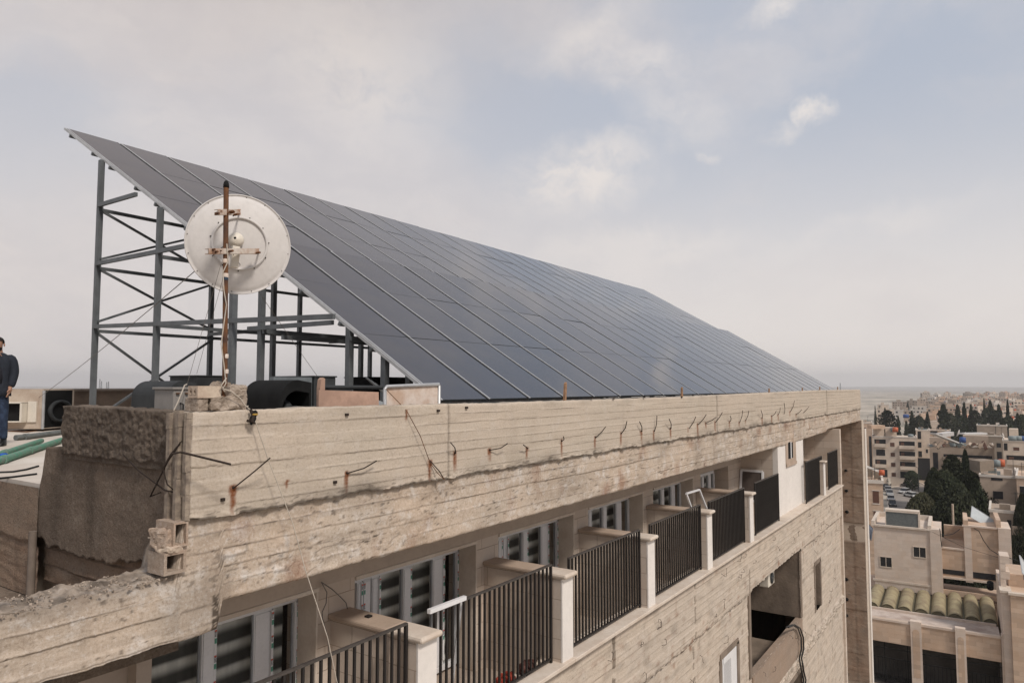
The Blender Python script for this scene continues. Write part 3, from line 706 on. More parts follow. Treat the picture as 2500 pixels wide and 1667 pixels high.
for i, h in enumerate(holes):
    M = Matrix.Translation((35.085, h.y, h.z)) @ Matrix.Rotation(pi/2, 4, 'Y')
    hm.lathe([(.001, -.02), (.055+.02*hsh(i), -.018), (.06+.02*hsh(i), .03)], 7, M)
obj('putlog_hole', hm, M_DARK, clm)
obj('corner_trim', MB().tube([(35.77, 4.95, -1.9), (35.77, 4.96, -6), (35.78, 4.95, -16)], .05, 6), M_WHITE, BLD)
obj('stair_back_wall', MB().box(XE+.25, 35.1, 6.71, 6.9, -31, -1.5), M_COLM, BLD)
# body of the building below and behind
obj('building_core', MB().box(3.3, 35.2, 7.12, 18.5, -31, -1.26), M_FAC, BLD)

# ---- railings: each one is a separate piece of ironwork
RN = ['black balcony railing nearest the camera, cut by the bottom edge', 'black balcony railing with a white profile lying on its top rail', 'black balcony railing between the second and third stone pillars', 'black balcony railing in front of the tilted white frame', 'short black balcony railing just left of the fourth pillar', 'black balcony railing against the white wall', 'black railing right of the white wall', 'last black railing at the far end of the balconies']
def railing(x0, x1, label, dz=0.):
    t = thing('balcony_railing', label, 'railing', (x0, 4.93, ZL), 'railings along the balconies'); w_ = x1-x0; H = 1.265+dz
    n = max(2, round(w_/.098)); bm_ = mesh(MB().box(-.0115, .0115, -.0115, .0115, .07, H-.02), 'baluster'); bm_.materials.append(M_RAIL)
    for i in range(1, n):
        b = bpy.data.objects.new('baluster', bm_); COL.objects.link(b); b.parent = t; b.location = (w_*i/n, 0, 0)
    obj('top_rail', MB().box(-.01, w_+.01, -.02, .02, H-.02, H), M_RAILT, t)
    obj('bottom_rail', MB().box(0, w_, -.015, .015, .05, .07), M_RAIL, t)
    for xx in (0, w_): obj('end_post', MB().box(xx-.016, xx+.016, -.016, .016, 0.01, H-.02), M_RAIL, t)
    return t
for i, (a, b) in enumerate([(2.8, 5.34), (5.78, 8.12), (8.60, 10.93), (11.36, 13.84), (14.35, 16.80), (onY(1733, 1100, 4.93).x, onY(1787, 1100, 4.93).x), (onY(1851, 1100, 4.93).x, onY(1888, 1100, 4.93).x), (onY(1903, 1100, 4.93).x, onY(1924, 1100, 4.93).x)]):
    railing(a, b, RN[i], (0, 0.01, 0, .015, 0, .01, .02, .03)[i])
# ================================================================ solar arrays
def adopt(o, p):
    o.parent = p; o.matrix_parent_inverse = Matrix.Translation(-Vector(p.location)); return o
WP, LP = 1.061, 1.862
def plane_frame(rot, tilt):
    dX = Vector((cos(rot), sin(rot), 0)); dS = Vector((-sin(rot)*cos(tilt), cos(rot)*cos(tilt), sin(tilt))); return dX, dS, dX.cross(dS)
fr_ = MB(); g_ = .029
for (a, b) in ((g_, g_+.026), (WP-g_-.012, WP-g_)): fr_.box(a, b, .003, LP-.003, -.012, .001)
for (a, b) in ((g_+.001, g_+.02), (WP-g_-.010, WP-g_-.001)): fr_.box(a, b, .003, LP-.003, -.040, -.012)
for (c, d) in ((.003, .009), (LP-.009, LP-.003)): fr_.box(g_+.02, WP-g_-.01, c, d, -.036, -.002)
ME_FR = mesh(fr_, 'panel_frame'); ME_FR.materials.append(M_ALU); ME_FR.materials.append(M_CHAR); ME_FR.polygons.foreach_set('material_index', [0]*6+[1]*30)  # only the left rim stays bright; the rest is darkened as shaded gaps
ME_GL = mesh(MB().box(g_+.026, WP-g_-.012, .009, LP-.009, -.006, -.0015), 'glass'); ME_GL.materials.append(M_PV)
M_BACK = simple('panel backsheet', (.30, .30, .31), .6)
def array(root, O, dX, dS, NN, cols, rows_, seed):
    Rm = Matrix((dX, dS, NN)).transposed().to_4x4()
    for r in range(rows_):
        for c in range(cols):
            p = O+dX*(c*WP)+dS*(r*LP)
            o = bpy.data.objects.new('solar_panel', ME_FR); COL.objects.link(o)
            j = Matrix.Rotation((hsh(c, r, seed)-.5)*.006, 4, 'X') @ Matrix.Rotation((hsh(c, r, seed+5)-.5)*.008, 4, 'Y')
            o.matrix_world = Matrix.Translation(p) @ Rm @ j; adopt(o, root)
            q = bpy.data.objects.new('glass', ME_GL); COL.objects.link(q); q.parent = o
UA = thing('solar_array', 'upper rear solar array of dark panels raised on a tall grey steel lattice', 'solar array', (6.4, 13.7, -.95))
LA = thing('solar_array', 'lower front solar array of dark panels with its bottom edge just above the parapet', 'solar array', (7.24, 6.1, -.95))
NU, NL = 27, 25
uX, uS, uN = plane_frame(radians(.17), radians(29.85)); UT = Vector((6.41, 15.32, 5.22)); UO = UT-uS*(3*LP)
lX, lS, lN = plane_frame(radians(-.78), radians(30.98)); LO = Vector((7.237, 6.1, -.173))
array(UA, UO, uX, uS, uN, NU, 3, 1); array(LA, LO, lX, lS, lN, NL, 3, 2)
for O, dS, dX, NN, root in ((UO, uS, uX, uN, UA), (LO, lS, lX, lN, LA)):
    a = O-dX*.006-NN*.02; b = a+dS*(3*LP); adopt(obj('edge_trim', MB().bar(a, b, .022, .045, NN), M_ALU), root)
# purlins under the panels, ends standing out on the left
for O, dX, dS, NN, n, root in ((UO, uX, uS, uN, NU, UA), (LO, lX, lS, lN, NL, LA)):
    for r in range(3):
        for t in (.22, .80):
            a = O+dS*((r+t)*LP)-NN*.062-dX*.04; adopt(obj('purlin', MB().bar(a, a+dX*(n*WP+.14), .045, .06, NN), M_STEEL), root)
M_PST = M_STEEL
def under(x, y, O, NN, off=.1):   # height of the underside of an array at x, y
    return O.z-(NN.x*(x-O.x)+NN.y*(y-O.y))/NN.z-off/NN.z
ux = [6.38+2.32*i for i in range(13)]
for i, x in enumerate(ux):
    for y in (13.7, 11.6):
        adopt(obj('post', MB().bar((x, y, -1), (x, y, under(x, y, UO, uN, .04)), .085, .085, (0, 1, 0)), M_PST), UA)
    # rafter
    if i == 0: continue
    a = UO+uX*(x-UO.x)+uS*.2-uN*.14; b = UO+uX*(x-UO.x)+uS*(3*LP-.1)-uN*.14; adopt(obj('rafter', MB().bar(a, b, .06, .08, uN), M_PST), UA)
ZS = (3.38, 2.28, 1.11)
for i, x in enumerate(ux):
    if i > 1: break
    for k, z in enumerate(ZS):
        ye = max(7.2 if k == 2 and i == 0 else 11.6, 0)
        if k == 0: ye = 12.35
        if k == 1: ye = 10.3
        z2 = .93 if (k == 2 and i == 0) else z
        if i == 1 and k < 2: continue
        adopt(obj('beam', MB().bar((x-.03, 13.7, z), (x-.03, ye, z2), .05, .07), M_PST), UA)
for y in (13.7, 11.6):
    for k, z in enumerate(ZS[1:] if y < 12 else ZS):
        adopt(obj('beam', MB().bar((ux[0], y, z-.08), (ux[-1], y, z-.08), .05, .06), M_PST), UA)
for i in range(1):
    x0, x1 = ux[i], ux[i+1]; y = 13.66
    for (za, zb) in ((3.28, 2.36), (2.18, 1.2), (1.0, -.6)):
        adopt(obj('brace', MB().bar((x0, y, za), (x1, y, zb), .04, .042).bar((x0, y-.05, zb), (x1, y-.05, za), .04, .042), M_PST), UA)
for (x, y, t) in ((6.4, 9.5, 0), (7.34, 10.1, 0), (7.34, 7.97, 1), (8.75, 9.5, 1), (9.6, 7.9, 1), (7.35, 7.24, 1), (8.2, 7.55, 1)):
    zt_ = under(x, y, LO, lN, .045) if x > 7.2 else 1.95
    adopt(obj('post', MB().bar((x, y, -1), (x, y, zt_), .09, .09, (0, 1, 0)), M_PST), LA)
for (x, y0, y1, z) in ((7.3, 8.3, 10.4, .98), (9.6, 8.4, 11, .9)):
    adopt(obj('beam', MB().bar((x, y0, z), (x, y1, z), .05, .07), M_PST), LA)
for (y, z) in ((10.0, .92), (7.93, .72), (9.5, .80)):
    adopt(obj('beam', MB().bar((7.3, y, z), (16, y, z), .05, .07), M_PST), LA)
for x in (8.5+2.33*i for i in range(11)):
    a = LO+lX*(x-LO.x)+lS*.1-lN*.14; b = LO+lX*(x-LO.x)+lS*(3*LP-.1)-lN*.14; adopt(obj('rafter', MB().bar(a, b, .06, .08, lN), M_PST), LA)
adopt(obj('gap_shade_strip', MB().bar(LO+lX*.0-Vector((0, -.03, .09)), LO+lX*(NL*WP)-Vector((0, -.03, .09)), .05, .10), M_CHAR), LA)  # dark strip added as the shadowed gap under the bottom row

# ================================================================ dish and mast
YM = 5.17
mb_, mt_ = onY(516.5, 915, YM), onY(519.5, 430, YM)
DISH = thing('satellite_dish', 'large off-white round dish seen from behind on a rusty pipe mast', 'satellite dish', (mb_.x, YM, -.19))
mpts = [Vector((mb_.x, YM, -.19)).lerp(mt_, t) for t in (0, .3, .6, 1)]
adopt(obj('mast', MB().tube(mpts, .0205, 14), M_RUST), DISH)
adopt(obj('mast_cap', MB().lathe([(.0001, .055), (.012, .052), (.02, .035), (.023, .02), (.024, -.005), (.0, -.005)], 12, Matrix.Translation(mt_)), M_DARK), DISH)
dc = onY(549.5, 561, 5.42); vdir = Vector((dc.x, dc.y, 0)).normalized()
ax = (Matrix.Rotation(radians(7), 3, 'Z') @ vdir + Vector((0, 0, .04))).normalized()
DM = Matrix.Translation(dc) @ ax.to_track_quat('Z', 'Y').to_matrix().to_4x4()      # local +Z is where the dish looks
RD = 115*K/1720*dc.dot(_f)*1.0
prof = [(0.0001, -.05), (RD*.48, -.047), (RD*.52, -.042), (RD*.86, -.018), (RD*.93, -.002), (RD*.975, .012), (RD*.98, .004), (RD, .004), (RD, .022), (RD*.97, .022), (RD*.8, -.005), (RD*.5, -.03), (.0001, -.04)]
adopt(obj('reflector', MB().lathe(prof, 72, DM), M_DISH), DISH)
adopt(obj('ring', MB().lathe([(RD*.485, -.046), (RD*.49, -.062), (RD*.535, -.060), (RD*.54, -.036)], 60, DM), M_DISH), DISH)
def bolt(p, q, r): adopt(obj('bolt', MB().tube([p, q], r, 6), M_REBAR), DISH)
for k in range(11): a = 2*pi*(k+.3)/11; bolt(*[DM @ Vector((RD*.55*cos(a), RD*.55*sin(a), -.03)), DM @ Vector((RD*.55*cos(a), RD*.55*sin(a), -.05))], .0055)
for k in range(16): a = 2*pi*(k+.3)/16; bolt(*[DM @ Vector((RD*.955*cos(a), RD*.955*sin(a), .02)), DM @ Vector((RD*.955*cos(a), RD*.955*sin(a), .001))], .0042)
hubc = onY(543, 551, 5.34)
adopt(obj('hub', MB().lathe([(.0001, -.045), (.03, -.040), (.055, -.022), (.063, 0), (.063, .03)], 28, Matrix.Translation(hubc) @ DM.to_3x3().to_4x4()), M_CREAM), DISH)
adopt(obj('hub_plug', MB().lathe([(.0001, -.052), (.009, -.05), (.010, -.03)], 12, Matrix.Translation(onY(538.5, 548, 5.30)) @ DM.to_3x3().to_4x4()), M_DARK), DISH)
bc = onY(540, 590, 5.28)
adopt(obj('radio_box', MB().box(-.032, .032, -.02, .02, -.095, .09, Matrix.Translation(bc) @ Matrix.Rotation(radians(-18), 4, 'Z') @ Matrix.Rotation(radians(4), 4, 'Y')), M_CREAM, bevel=.006), DISH)
def brk(x0, x1, y, h, rust_w=.03):
    a, b = onY(x0, y, 5.13), onY(x1, y, 5.20); m = MB(); m.bar(a, b, .012, h); m.bar(a+Vector((0, .02, h/2)), b+Vector((0, .02, h/2)), .05, .006); m.bar(a+Vector((0, .02, -h/2)), b+Vector((0, .02, -h/2)), .05, .006); return m
adopt(obj('bracket', brk(501, 551, 487, .042), M_RUST2), DISH); adopt(obj('bracket', brk(479, 594, 577, .040), M_RUST2), DISH)
cm_ = MB()
for x, y in ((503, 490), (536, 485), (546, 492), (538, 487), (500, 578), (535, 576), (597, 580), (493, 573)): p = onY(x, y, 5.10); cm_.tube([p, p+Vector((.0, .05, 0))], .010, 6)
for yy in (487, 577): 
    p = onY(518, yy, 5.12); cm_.tube([p+Vector((-.035, .0, .0)), p+Vector((-.03, .1, 0)), p+Vector((.03, .1, 0)), p+Vector((.035, 0, 0))], .005, 6)
adopt(obj('clamp', cm_, M_RUST), DISH)
sup = MB()
for (x, y) in ((549, 492), (594, 580), (480, 578)): sup.tube([onY(x, y, 5.18), DM @ (DM.inverted() @ onY(x, y, 5.40)*1.0)], .007, 6)
adopt(obj('stay', sup, M_RUST), DISH)
tp = MB()
for y, h in ((633, .0), (818, 0), (853, 0), (600, 0)):
    p = onY(518, y, YM); tp.lathe([(.022, -.017), (.0235, -.012), (.0235, .014), (.022, .018)], 14, Matrix.Translation(p))
adopt(obj('tape_wrap', tp, M_OLDW), DISH); 
p = onY(517.5, 640, YM); adopt(obj('blue_tape', MB().lathe([(.0225, -.012), (.0235, 0), (.0225, .012)], 14, Matrix.Translation(p)), simple('dark blue tape', (.03, .05, .08), .6)), DISH)

# stones that hold the foot of the mast
def rock(name, label, x0, x1, y0, y1, z0, z1, mat, rot=0., amp=.012, seed=1, holes=False, grp='blocks around the foot of the dish mast', nn=9):
    n = nn; mb = MB(); cx, cy, cz = (x0+x1)/2, (y0+y1)/2, z0; hx, hy, hz = (x1-x0)/2, (y1-y0)/2, (z1-z0)
    for axis in range(3):
        for s in (-1, 1):
            base = len(mb.v)
            for i in range(n+1):
                for j in range(n+1):
                    a, b = -1+2*i/n, -1+2*j/n; v = [0, 0, 0]; v[axis] = s; v[(axis+1) % 3] = a; v[(axis+2) % 3] = b
                    q = Vector((v[0]*hx, v[1]*hy, (v[2]+1)/2*hz)); e = sum(1 for t in v if abs(t) > .93)
                    dn = Vector((nz(q.x*17, q.y*17, q.z*17+seed), nz(q.x*17+5, q.y*17, q.z*17+seed), nz(q.x*17, q.y*17+9, q.z*17+seed)))
                    dn2 = Vector((nz(q.x*50, q.y*50, q.z*50+seed), nz(q.x*50+5, q.y*50, q.z*50+seed), nz(q.x*50, q.y*50+9, q.z*50+seed)))
                    q += dn*amp*1.6+dn2*amp*.6-Vector((v[0]*hx, v[1]*hy, 0)).normalized()*(e-1)*amp*.5 if amp else Vector()
                    if v[2] < -.99: q.z = max(q.z, 0)
                    mb.v.append(tuple(Matrix.Rotation(rot, 3, 'Z') @ q+Vector((cx, cy, cz))))
            for i in range(n):
                for j in range(n):
                    f = (base+i*(n+1)+j, base+(i+1)*(n+1)+j, base+(i+1)*(n+1)+j+1, base+i*(n+1)+j+1); mb.f.append(f if s > 0 else f[::-1]); mb.sm.append(False)
    o = obj(name, mb, mat); tag(o, label, 'block', grp); return o
T0 = -.188
q = lambda x, y, Y=5.05: onY(x, y, Y)
rock('rubble_block', 'broken grey block under the dish mast, lower and longest of the pile', q(508, 0).x, q(590, 0).x, 5.04, 5.19, T0, T0+.105, M_BLOCK, .03, .014, 3, nn=16)
rock('rubble_block', 'broken grey block on top of the pile, right of the dish mast', q(556, 0).x, q(590, 0).x, 5.05, 5.18, T0+.105, T0+.20, M_BLOCK, -.05, .012, 7, nn=12)
rock('rubble_block', 'small grey block at the lower left of the pile under the dish mast', q(480, 0).x, q(505, 0).x, 5.05, 5.22, T0, T0+.10, M_BLOCK, .02, .007, 9)
rock('rubble_block', 'flat rubble piece behind the dish mast, topmost of the pile', q(540, 0).x, q(580, 0).x, 5.20, 5.26, T0+.10, T0+.225, M_BLOCK, .1, .014, 12)
def hollow(label, x0, x1, y0, y1, z0, z1, ax='x', mat=M_HOLLOW, grp='hollow concrete blocks', t=.022, name='hollow_block'):
    mb = MB(); L_ = x1-x0; H_ = z1-z0; D_ = y1-y0
    if ax == 'x':          # two round-ish channels through the length
        mb.box(x0, x1, y0, y1, z0, z0+t).box(x0, x1, y0, y1, z1-t, z1).box(x0, x1, y0, y0+t, z0+t, z1-t).box(x0, x1, y1-t, y1, z0+t, z1-t).box(x0, x1, (y0+y1)/2-t/2, (y0+y1)/2+t/2, z0+t, z1-t)
        for yc in (y0+t+(D_/2-1.5*t)/2, y1-t-(D_/2-1.5*t)/2):
            M = Matrix.Translation((x0, yc, (z0+z1)/2)) @ Matrix.Rotation(pi/2, 4, 'Y'); r_ = min(H_/2-t, (D_/2-1.5*t)/2)
            mb.lathe([(r_*.98, -.001), (r_*1.5, -.0015)], 16, M); mb.lathe([(r_, 0), (r_*.9, L_*.9)], 16, M)
    else:
        mb.box(x0, x1, y0, y1, z0, z0+t).box(x0, x1, y0, y1, z1-t, z1).box(x0, x0+t, y0, y1, z0+t, z1-t).box(x1-t, x1, y0, y1, z0+t, z1-t).box(x0+t, x1-t, y1-t, y1, z0+t, z1-t)
    o = obj(name, mb, mat); tag(o, label, 'block', grp); return o
hollow('beige hollow block with two round holes, left of the rusty mast foot', q(478, 0).x, q(530, 0).x, 5.04, 5.17, T0+.102, T0+.195, 'x')
M_CBL = concrete('broken block concrete', (.40, .325, .26), (.16, .12, .09), (.45, .33, .25), (.55, .48, .42), .4, .6, board=0, bumpd=.012, sc=3)
# two broken hollow blocks at the corner below the parapet
hb1 = hollow('lower hollow block at the parapet corner, square opening facing out', 2.86, 3.03, 5.0, 5.22, -1.365, -1.205, 'y', t=.022, mat=M_CBL)
hb2 = hollow('upper broken hollow block at the corner right under the parapet end', 2.925, 3.04, 5.0, 5.24, -1.175, -.995, 'y', t=.016, mat=M_CBL)
rock('rubble_block', 'rough broken end left of the upper hollow corner block', 2.86, 2.93, 5.02, 5.2, -1.18, -1.05, M_CBL, .2, .012, 25, grp='hollow concrete blocks')
rock('rubble_block', 'thin broken shard lying between the two hollow corner blocks', 2.87, 3.0, 4.99, 5.14, -1.205, -1.165, M_HOLLOW, .3, .012, 22, grp='hollow concrete blocks')

# ================================================================ things on the roof
ZD = -.95
cb_ = thing('air_cooler', 'cream box air cooler with an open square outlet, at the far left of the roof', 'air cooler', (7.0, 17.2, ZD))
cz = .87; M0 = Matrix.Translation((6.35, 17.55, ZD)) @ Matrix.Rotation(radians(-56), 4, 'Z')
M_COOL = simple('faded cooler paint', (.50, .42, .34), .7, 0, .25, 3, col2=(.40, .31, .24))
M0s = M0 @ Matrix.Diagonal((1.2, 1.6, 1.0, 1.0))
adopt(obj('housing', MB().box(0, .72, 0, .04, .07, cz, M0s).box(0, .72, .62, .66, .07, cz, M0s).box(0, .04, .04, .62, .07, cz, M0s).box(0.0, .72, .0, .66, cz, cz+.03, M0s).box(0, .72, 0, .66, .05, .07, M0s), M_COOL, bevel=.004), cb_)
adopt(obj('corner_post', MB().tube([M0s @ Vector((.73, 0, .05)), M0s @ Vector((.73, 0, cz))], .03, 8), M_ALU), cb_)
adopt(obj('fan_side', MB().box(.70, .72, .04, .62, .07, cz, M0s), M_DARK), cb_)
adopt(obj('fan_ring', MB().lathe([(.24, 0), (.24, .05), (.19, .05), (.19, 0)], 28, M0s @ Matrix.Translation((.73, .33, .42)) @ Matrix.Rotation(pi/2, 4, 'Y')), M_CHAR), cb_)
adopt(obj('outlet', MB().box(.0, .035, -.12, .0, .22, .62, M0s).box(.42, .455, -.12, 0, .22, .62, M0s).box(.0, .455, -.12, 0, .60, .63, M0s).box(.0, .455, -.12, 0, .2, .225, M0s), M_CREAM), cb_)
adopt(obj('outlet_void', MB().box(.035, .42, -.03, -.005, .225, .6, M0s), M_DARK), cb_)
adopt(obj('side_panel', MB().box(.47, .62, -.02, -.001, .2, .64, M0s), M_CREAM), cb_)
def hood(name, label, x0, x1, yc, dep, ztop, mat):
    t = thing(name, label, 'fan housing', (x0, yc, ZD), 'black fan housings behind the parapet'); W_ = x1-x0; poly = []
    H_ = ztop-ZD; r_ = min(W_*.55, H_)
    for k in range(11): a = pi-(pi/2)*k/10; poly.append((x0+r_+r_*cos(a), yc, ztop-r_+r_*sin(a)))
    poly += [(x1, yc, ztop-.03), (x1, yc, ZD), (x0, yc, ZD)]
    inner = [(xx*.0+x0+W_*.5+(xx-x0-W_*.5)*.86, yc, ZD+(zz-ZD)*.88) for xx, yy, zz in poly]
    mb = MB(); n = len(poly)
    v = [Vector(p) for p in poly]+[Vector(p) for p in inner]+[Vector(p)+Vector((0, dep, 0)) for p in poly]+[Vector(p)+Vector((0, dep*.9, 0)) for p in inner]
    f = []
    for i in range(n):
        j = (i+1) % n; f += [(i, j, n+j, n+i), (i, 2*n+i, 2*n+j, j), (n+i, n+j, 3*n+j, 3*n+i)]
    f += [tuple(range(3*n, 4*n)), tuple(range(2*n, 3*n))]
    adopt(obj('casing', mb.add(v, f), mat), t)
    adopt(obj('shaft', MB().tube([(x0+W_*.25, yc+dep*.3, ztop-.32), (x0+W_*.9, yc+dep*.3, ztop-.32)], .022, 8), M_ALU), t)
    adopt(obj('fan_wheel', MB().lathe([(.02, -.04), (.2, -.04), (.2, .04), (.02, .04)], 20, Matrix.Translation((x0+W_*.45, yc+dep*.35, ztop-.42)) @ Matrix.Rotation(pi/2, 4, 'Y')), M_CHAR), t)
a, b = onY(645, 872, 6.6), onY(716, 880, 6.6); hood('fan_housing', 'big black round-backed fan housing behind the parapet, right of the block pile', a.x, b.x, 6.6, .7, a.z, M_DARK)
a, b = onY(385, 874, 9.0), onY(452, 880, 9.0); hood('fan_housing', 'black fan housing behind the steel lattice posts, left of the dish mast', a.x, b.x, 9.0, .9, a.z, M_CHAR)
def crate(name, label, cat, x0, x1, yt, Y, dep, mat, zb=ZD, rim=True, rz=0.):
    a, b = onY(x0, yt, Y), onY(x1, yt, Y); t = thing(name, label, cat, (a.x, Y, zb)); z = (a.z+b.z)/2
    adopt(obj('casing', MB().box(a.x, b.x, Y, Y+dep, zb, z-.02), mat, bevel=.006), t)
    adopt(obj('lid', MB().box(a.x-.015, b.x+.015, Y-.015, Y+dep+.015, z-.02, z), mat, bevel=.004), t)
    return t, a, b
t, a, b = crate('metal_cabinet', 'small grey metal cabinet with a dark handle beside the dish mast', 'cabinet', 399, 440, 889, 5.75, .3, simple('grey cabinet paint', (.27, .25, .23), .6, 0, .15, 5))
adopt(obj('handle', MB().tube([(a.x+.06, 5.745, -.14), (a.x+.06, 5.70, -.15), (a.x+.06, 5.70, -.22), (a.x+.06, 5.745, -.23)], .007, 6), M_DARK), t)
adopt(obj('hinge', MB().box(a.x+.02, a.x+.05, 5.73, 5.75, -.06, -.05).box(b.x-.06, b.x-.03, 5.73, 5.75, -.06, -.05), M_RUST), t)
t, a, b = crate('equipment_box', 'dark grey tall box on the roof behind the big fan housing', 'equipment box', 722, 771, 863, 7.4, .9, M_CHAR)
t2 = adopt(obj('side_sheet', MB().box(a.x-.62, a.x-.02, 7.42, 7.5, ZD, a.z-.02), simple('blue grey sheet', (.17, .19, .20), .5, .2)), t)
crate('equipment_box', 'low charcoal box on the roof behind the dish mast', 'equipment box', 451, 532, 862, 11.0, .8, M_CHAR)
crate('equipment_box', 'low dark box on the roof just under the edge of the solar panels', 'equipment box', 856, 946, 866, 10.2, .8, M_DARK)
# plywood sheet and framed white board leaning behind the parapet
a, b = onY(733, 893, 5.40), onY(873, 897, 5.34)
tag(obj('plywood_sheet', MB().prism([(a.x, 5.40, -.6), (b.x+.02, 5.36, -.6), (b.x, 5.36, -.055), (a.x, 5.40, -.03)], (0, .018, 0)), M_PINK), 'pinkish plywood sheet standing behind the parapet', 'sheet')
pw = onY(734, 867, 5.42); tag(obj('wooden_post', MB().prism([(pw.x, 5.42, -.9), (pw.x+.06, 5.42, -.9), (pw.x+.07, 5.42, pw.z-.01), (pw.x+.045, 5.42, pw.z), (pw.x+.02, 5.42, pw.z-.02), (pw.x+.01, 5.42, pw.z-.1)], (0, .05, 0)), M_PINK), 'rough wooden post at the left end of the plywood sheet', 'post')
bd = thing('metal_board', 'stained white board in a tube frame beside the bottom corner of the solar array', 'board', (onY(880, 900, 5.45).x, 5.45, ZD))
a, b = onY(884, 892, 5.45), onY(1006, 886, 5.50)
adopt(obj('sheet', MB().prism([(a.x, 5.45, -.8), (b.x, 5.50, -.8), (b.x, 5.50, b.z), (a.x, 5.45, a.z)], (0, .02, 0)), M_OLDW), bd)
adopt(obj('frame_tube', MB().tube([(a.x-.01, 5.44, -.8), (a.x-.01, 5.44, a.z), (a.x+.02, 5.44, a.z+.02), (b.x, 5.49, b.z+.02), (b.x+.01, 5.49, b.z), (b.x+.01, 5.49, -.8)], .02, 8), M_ALU), bd)
c = onY(742, 889, 5.95); adopt(obj('side_tube', MB().tube([(a.x-.01, 5.46, a.z+.01), (c.x, 5.95, c.z)], .022, 8).box(c.x-.05, a.x-.02, 5.93, 5.95, -.9, c.z-.02), M_CHAR), bd)
hw = thing('solar_heater', 'small tilted blue-white collector and tube between the two boards', 'solar heater', (onY(850, 900, 5.8).x, 5.8, ZD))
a, b = onY(838, 905, 5.7), onY(884, 925, 5.7)
adopt(obj('collector', MB().prism([(a.x, 5.7, a.z), (b.x, 5.7, b.z), (b.x, 5.7, b.z-.2), (a.x, 5.7, a.z-.2)], (0, .03, 0)), simple('pale blue collector', (.40, .44, .47), .4)), hw)
for k in range(3): p = onY(842+9*k, 868+6*k, 6.2); adopt(obj('slat', MB().bar(p, p+Vector((.35, -.15, -.3)), .06, .012), M_STEEL), hw)
# pipes on the roof at the far left
def pipe(label, pts, r, mat, cat='pipe', grp='plastic pipes lying on the roof', z=-.9):
    P_ = [onZ(x, y, z) for x, y in pts]; o = obj('pipe', MB().tube(P_, r, 12), mat); tag(o, label, cat, grp)
    for i, p in enumerate(P_[1:-1] if len(P_) > 2 else P_[:1]):
        d = (P_[-1]-P_[0]).normalized()*.07; obj('coupling', MB().tube([p-d, p+d], r*1.22, 12), mat, o)
    return o
pipe('upper green plastic pipe with an open end, on the pale roof screed', [(-40, 1052), (12, 1040), (95, 1012)], .042, M_GREEN)
pipe('lower green plastic pipe running behind the rough upstand', [(-40, 1068), (8, 1055), (68, 1035), (140, 1011)], .047, M_GREEN)
pipe('grey plastic pipe with a black end, behind the green pipes', [(36, 1005), (60, 1003), (175, 988)], .05, M_GREY)
p = onZ(4, 1051, -.9); tag(obj('plastic_cup', MB().lathe([(.0001, 0), (.06, 0), (.065, .07), (.0001, .09)], 14, Matrix.Translation(p) @ Matrix.Rotation(pi/2, 4, 'X')), M_BLUE), 'blue plastic cup lying by the end of the lower green pipe', 'cup')
for i, pts in enumerate((((-20, 1085), (30, 1083), (60, 1078), (88, 1070)), ((-20, 1100), (30, 1095), (84, 1088)), ((20, 990), (60, 992), (120, 985), (170, 980)))):
    P_ = [onZ(x, y, -.94) for x, y in pts]; tag(obj('hose', MB().tube(P_, .012, 6), M_CABLEB if i < 2 else M_RUST), ('thin black cable on the pale roof, nearer the camera of two', 'thin black cable on the pale roof edge', 'rusty rod lying on the roof before the air cooler')[i], 'cable' if i < 2 else 'rod')

# ================================================================ cables and guy wires
def sag(a, b, s, n=12): return [a.lerp(b, t/n)-Vector((0, 0, s*4*(t/n)*(1-t/n))) for t in range(n+1)]
def wire(label, pts, r=.003, mat=M_CABLE, name='guy_wire', cat='wire'): return tag(obj(name, MB().tube(pts, r, 5), mat), label, cat)
m1 = onY(517, 563, YM)
wire('thin guy wire from the mast down left past the steel lattice to the air cooler', sag(m1, Vector((6.85, 17.15, -.25)), .05), .0045)
wire('thin guy wire from the mast down right under the solar array', sag(onY(523, 566, YM), Vector((9.5, 10.0, -.9)), .03), .0028)
wire('thin wire from the dish bracket down to the small cabinet', sag(onY(508, 605, YM), onY(408, 960, 5.5), .0), .0018)
wire('thin wire beside the mast running down to the block pile', sag(onY(512, 640, YM), onY(452, 858, 6.5), .0), .0018)
wire('pale cable hugging the rusty mast below the dish', [onY(x, y, YM-.03) for x, y in ((521, 560), (524, 600), (512, 625), (514, 665), (520, 700), (512, 760), (508, 790), (514, 835), (519, 880), (511, 893), (517, 900), (536, 905), (556, 918), (562, 934), (570, 932))], .005, M_CABLEW, 'cable', 'cable')
wire('white looping cable at the foot of the dish mast', [onY(x, y, 5.0) for x, y in ((520, 868), (508, 885), (513, 893), (530, 898), (552, 915), (562, 930), (580, 945), (585, 950))], .0055, M_CABLEW, 'cable', 'cable')
wire('pale cable looped down beside the small grey cabinet', [onY(x, y, 5.6) for x, y in ((430, 882), (424, 885), (416, 905), (408, 925), (398, 945))], .006, M_CABLEW, 'cable', 'cable')
wa = onY(586, 965, 4.94); wb = onY(672, 1200, 4.90); wc = onY(752, 1462, 4.70); wd_ = onY(776, 1575, 4.66)
wire('long thin wire hanging from the parapet clamp down across the balconies', [wa, onY(615, 1052, 4.9), wb, onY(702, 1310, 4.78), wc, wd_, wd_+Vector((.3, 0, -1.2))], .0042, M_CABLEW)
cl_ = thing('wire_clamp', 'dark taped wire clamp hanging over the parapet edge below the mast', 'clamp', onY(583, 955, 4.95)); base = onY(583, 955, 4.95)
R_ = random.Random(5)
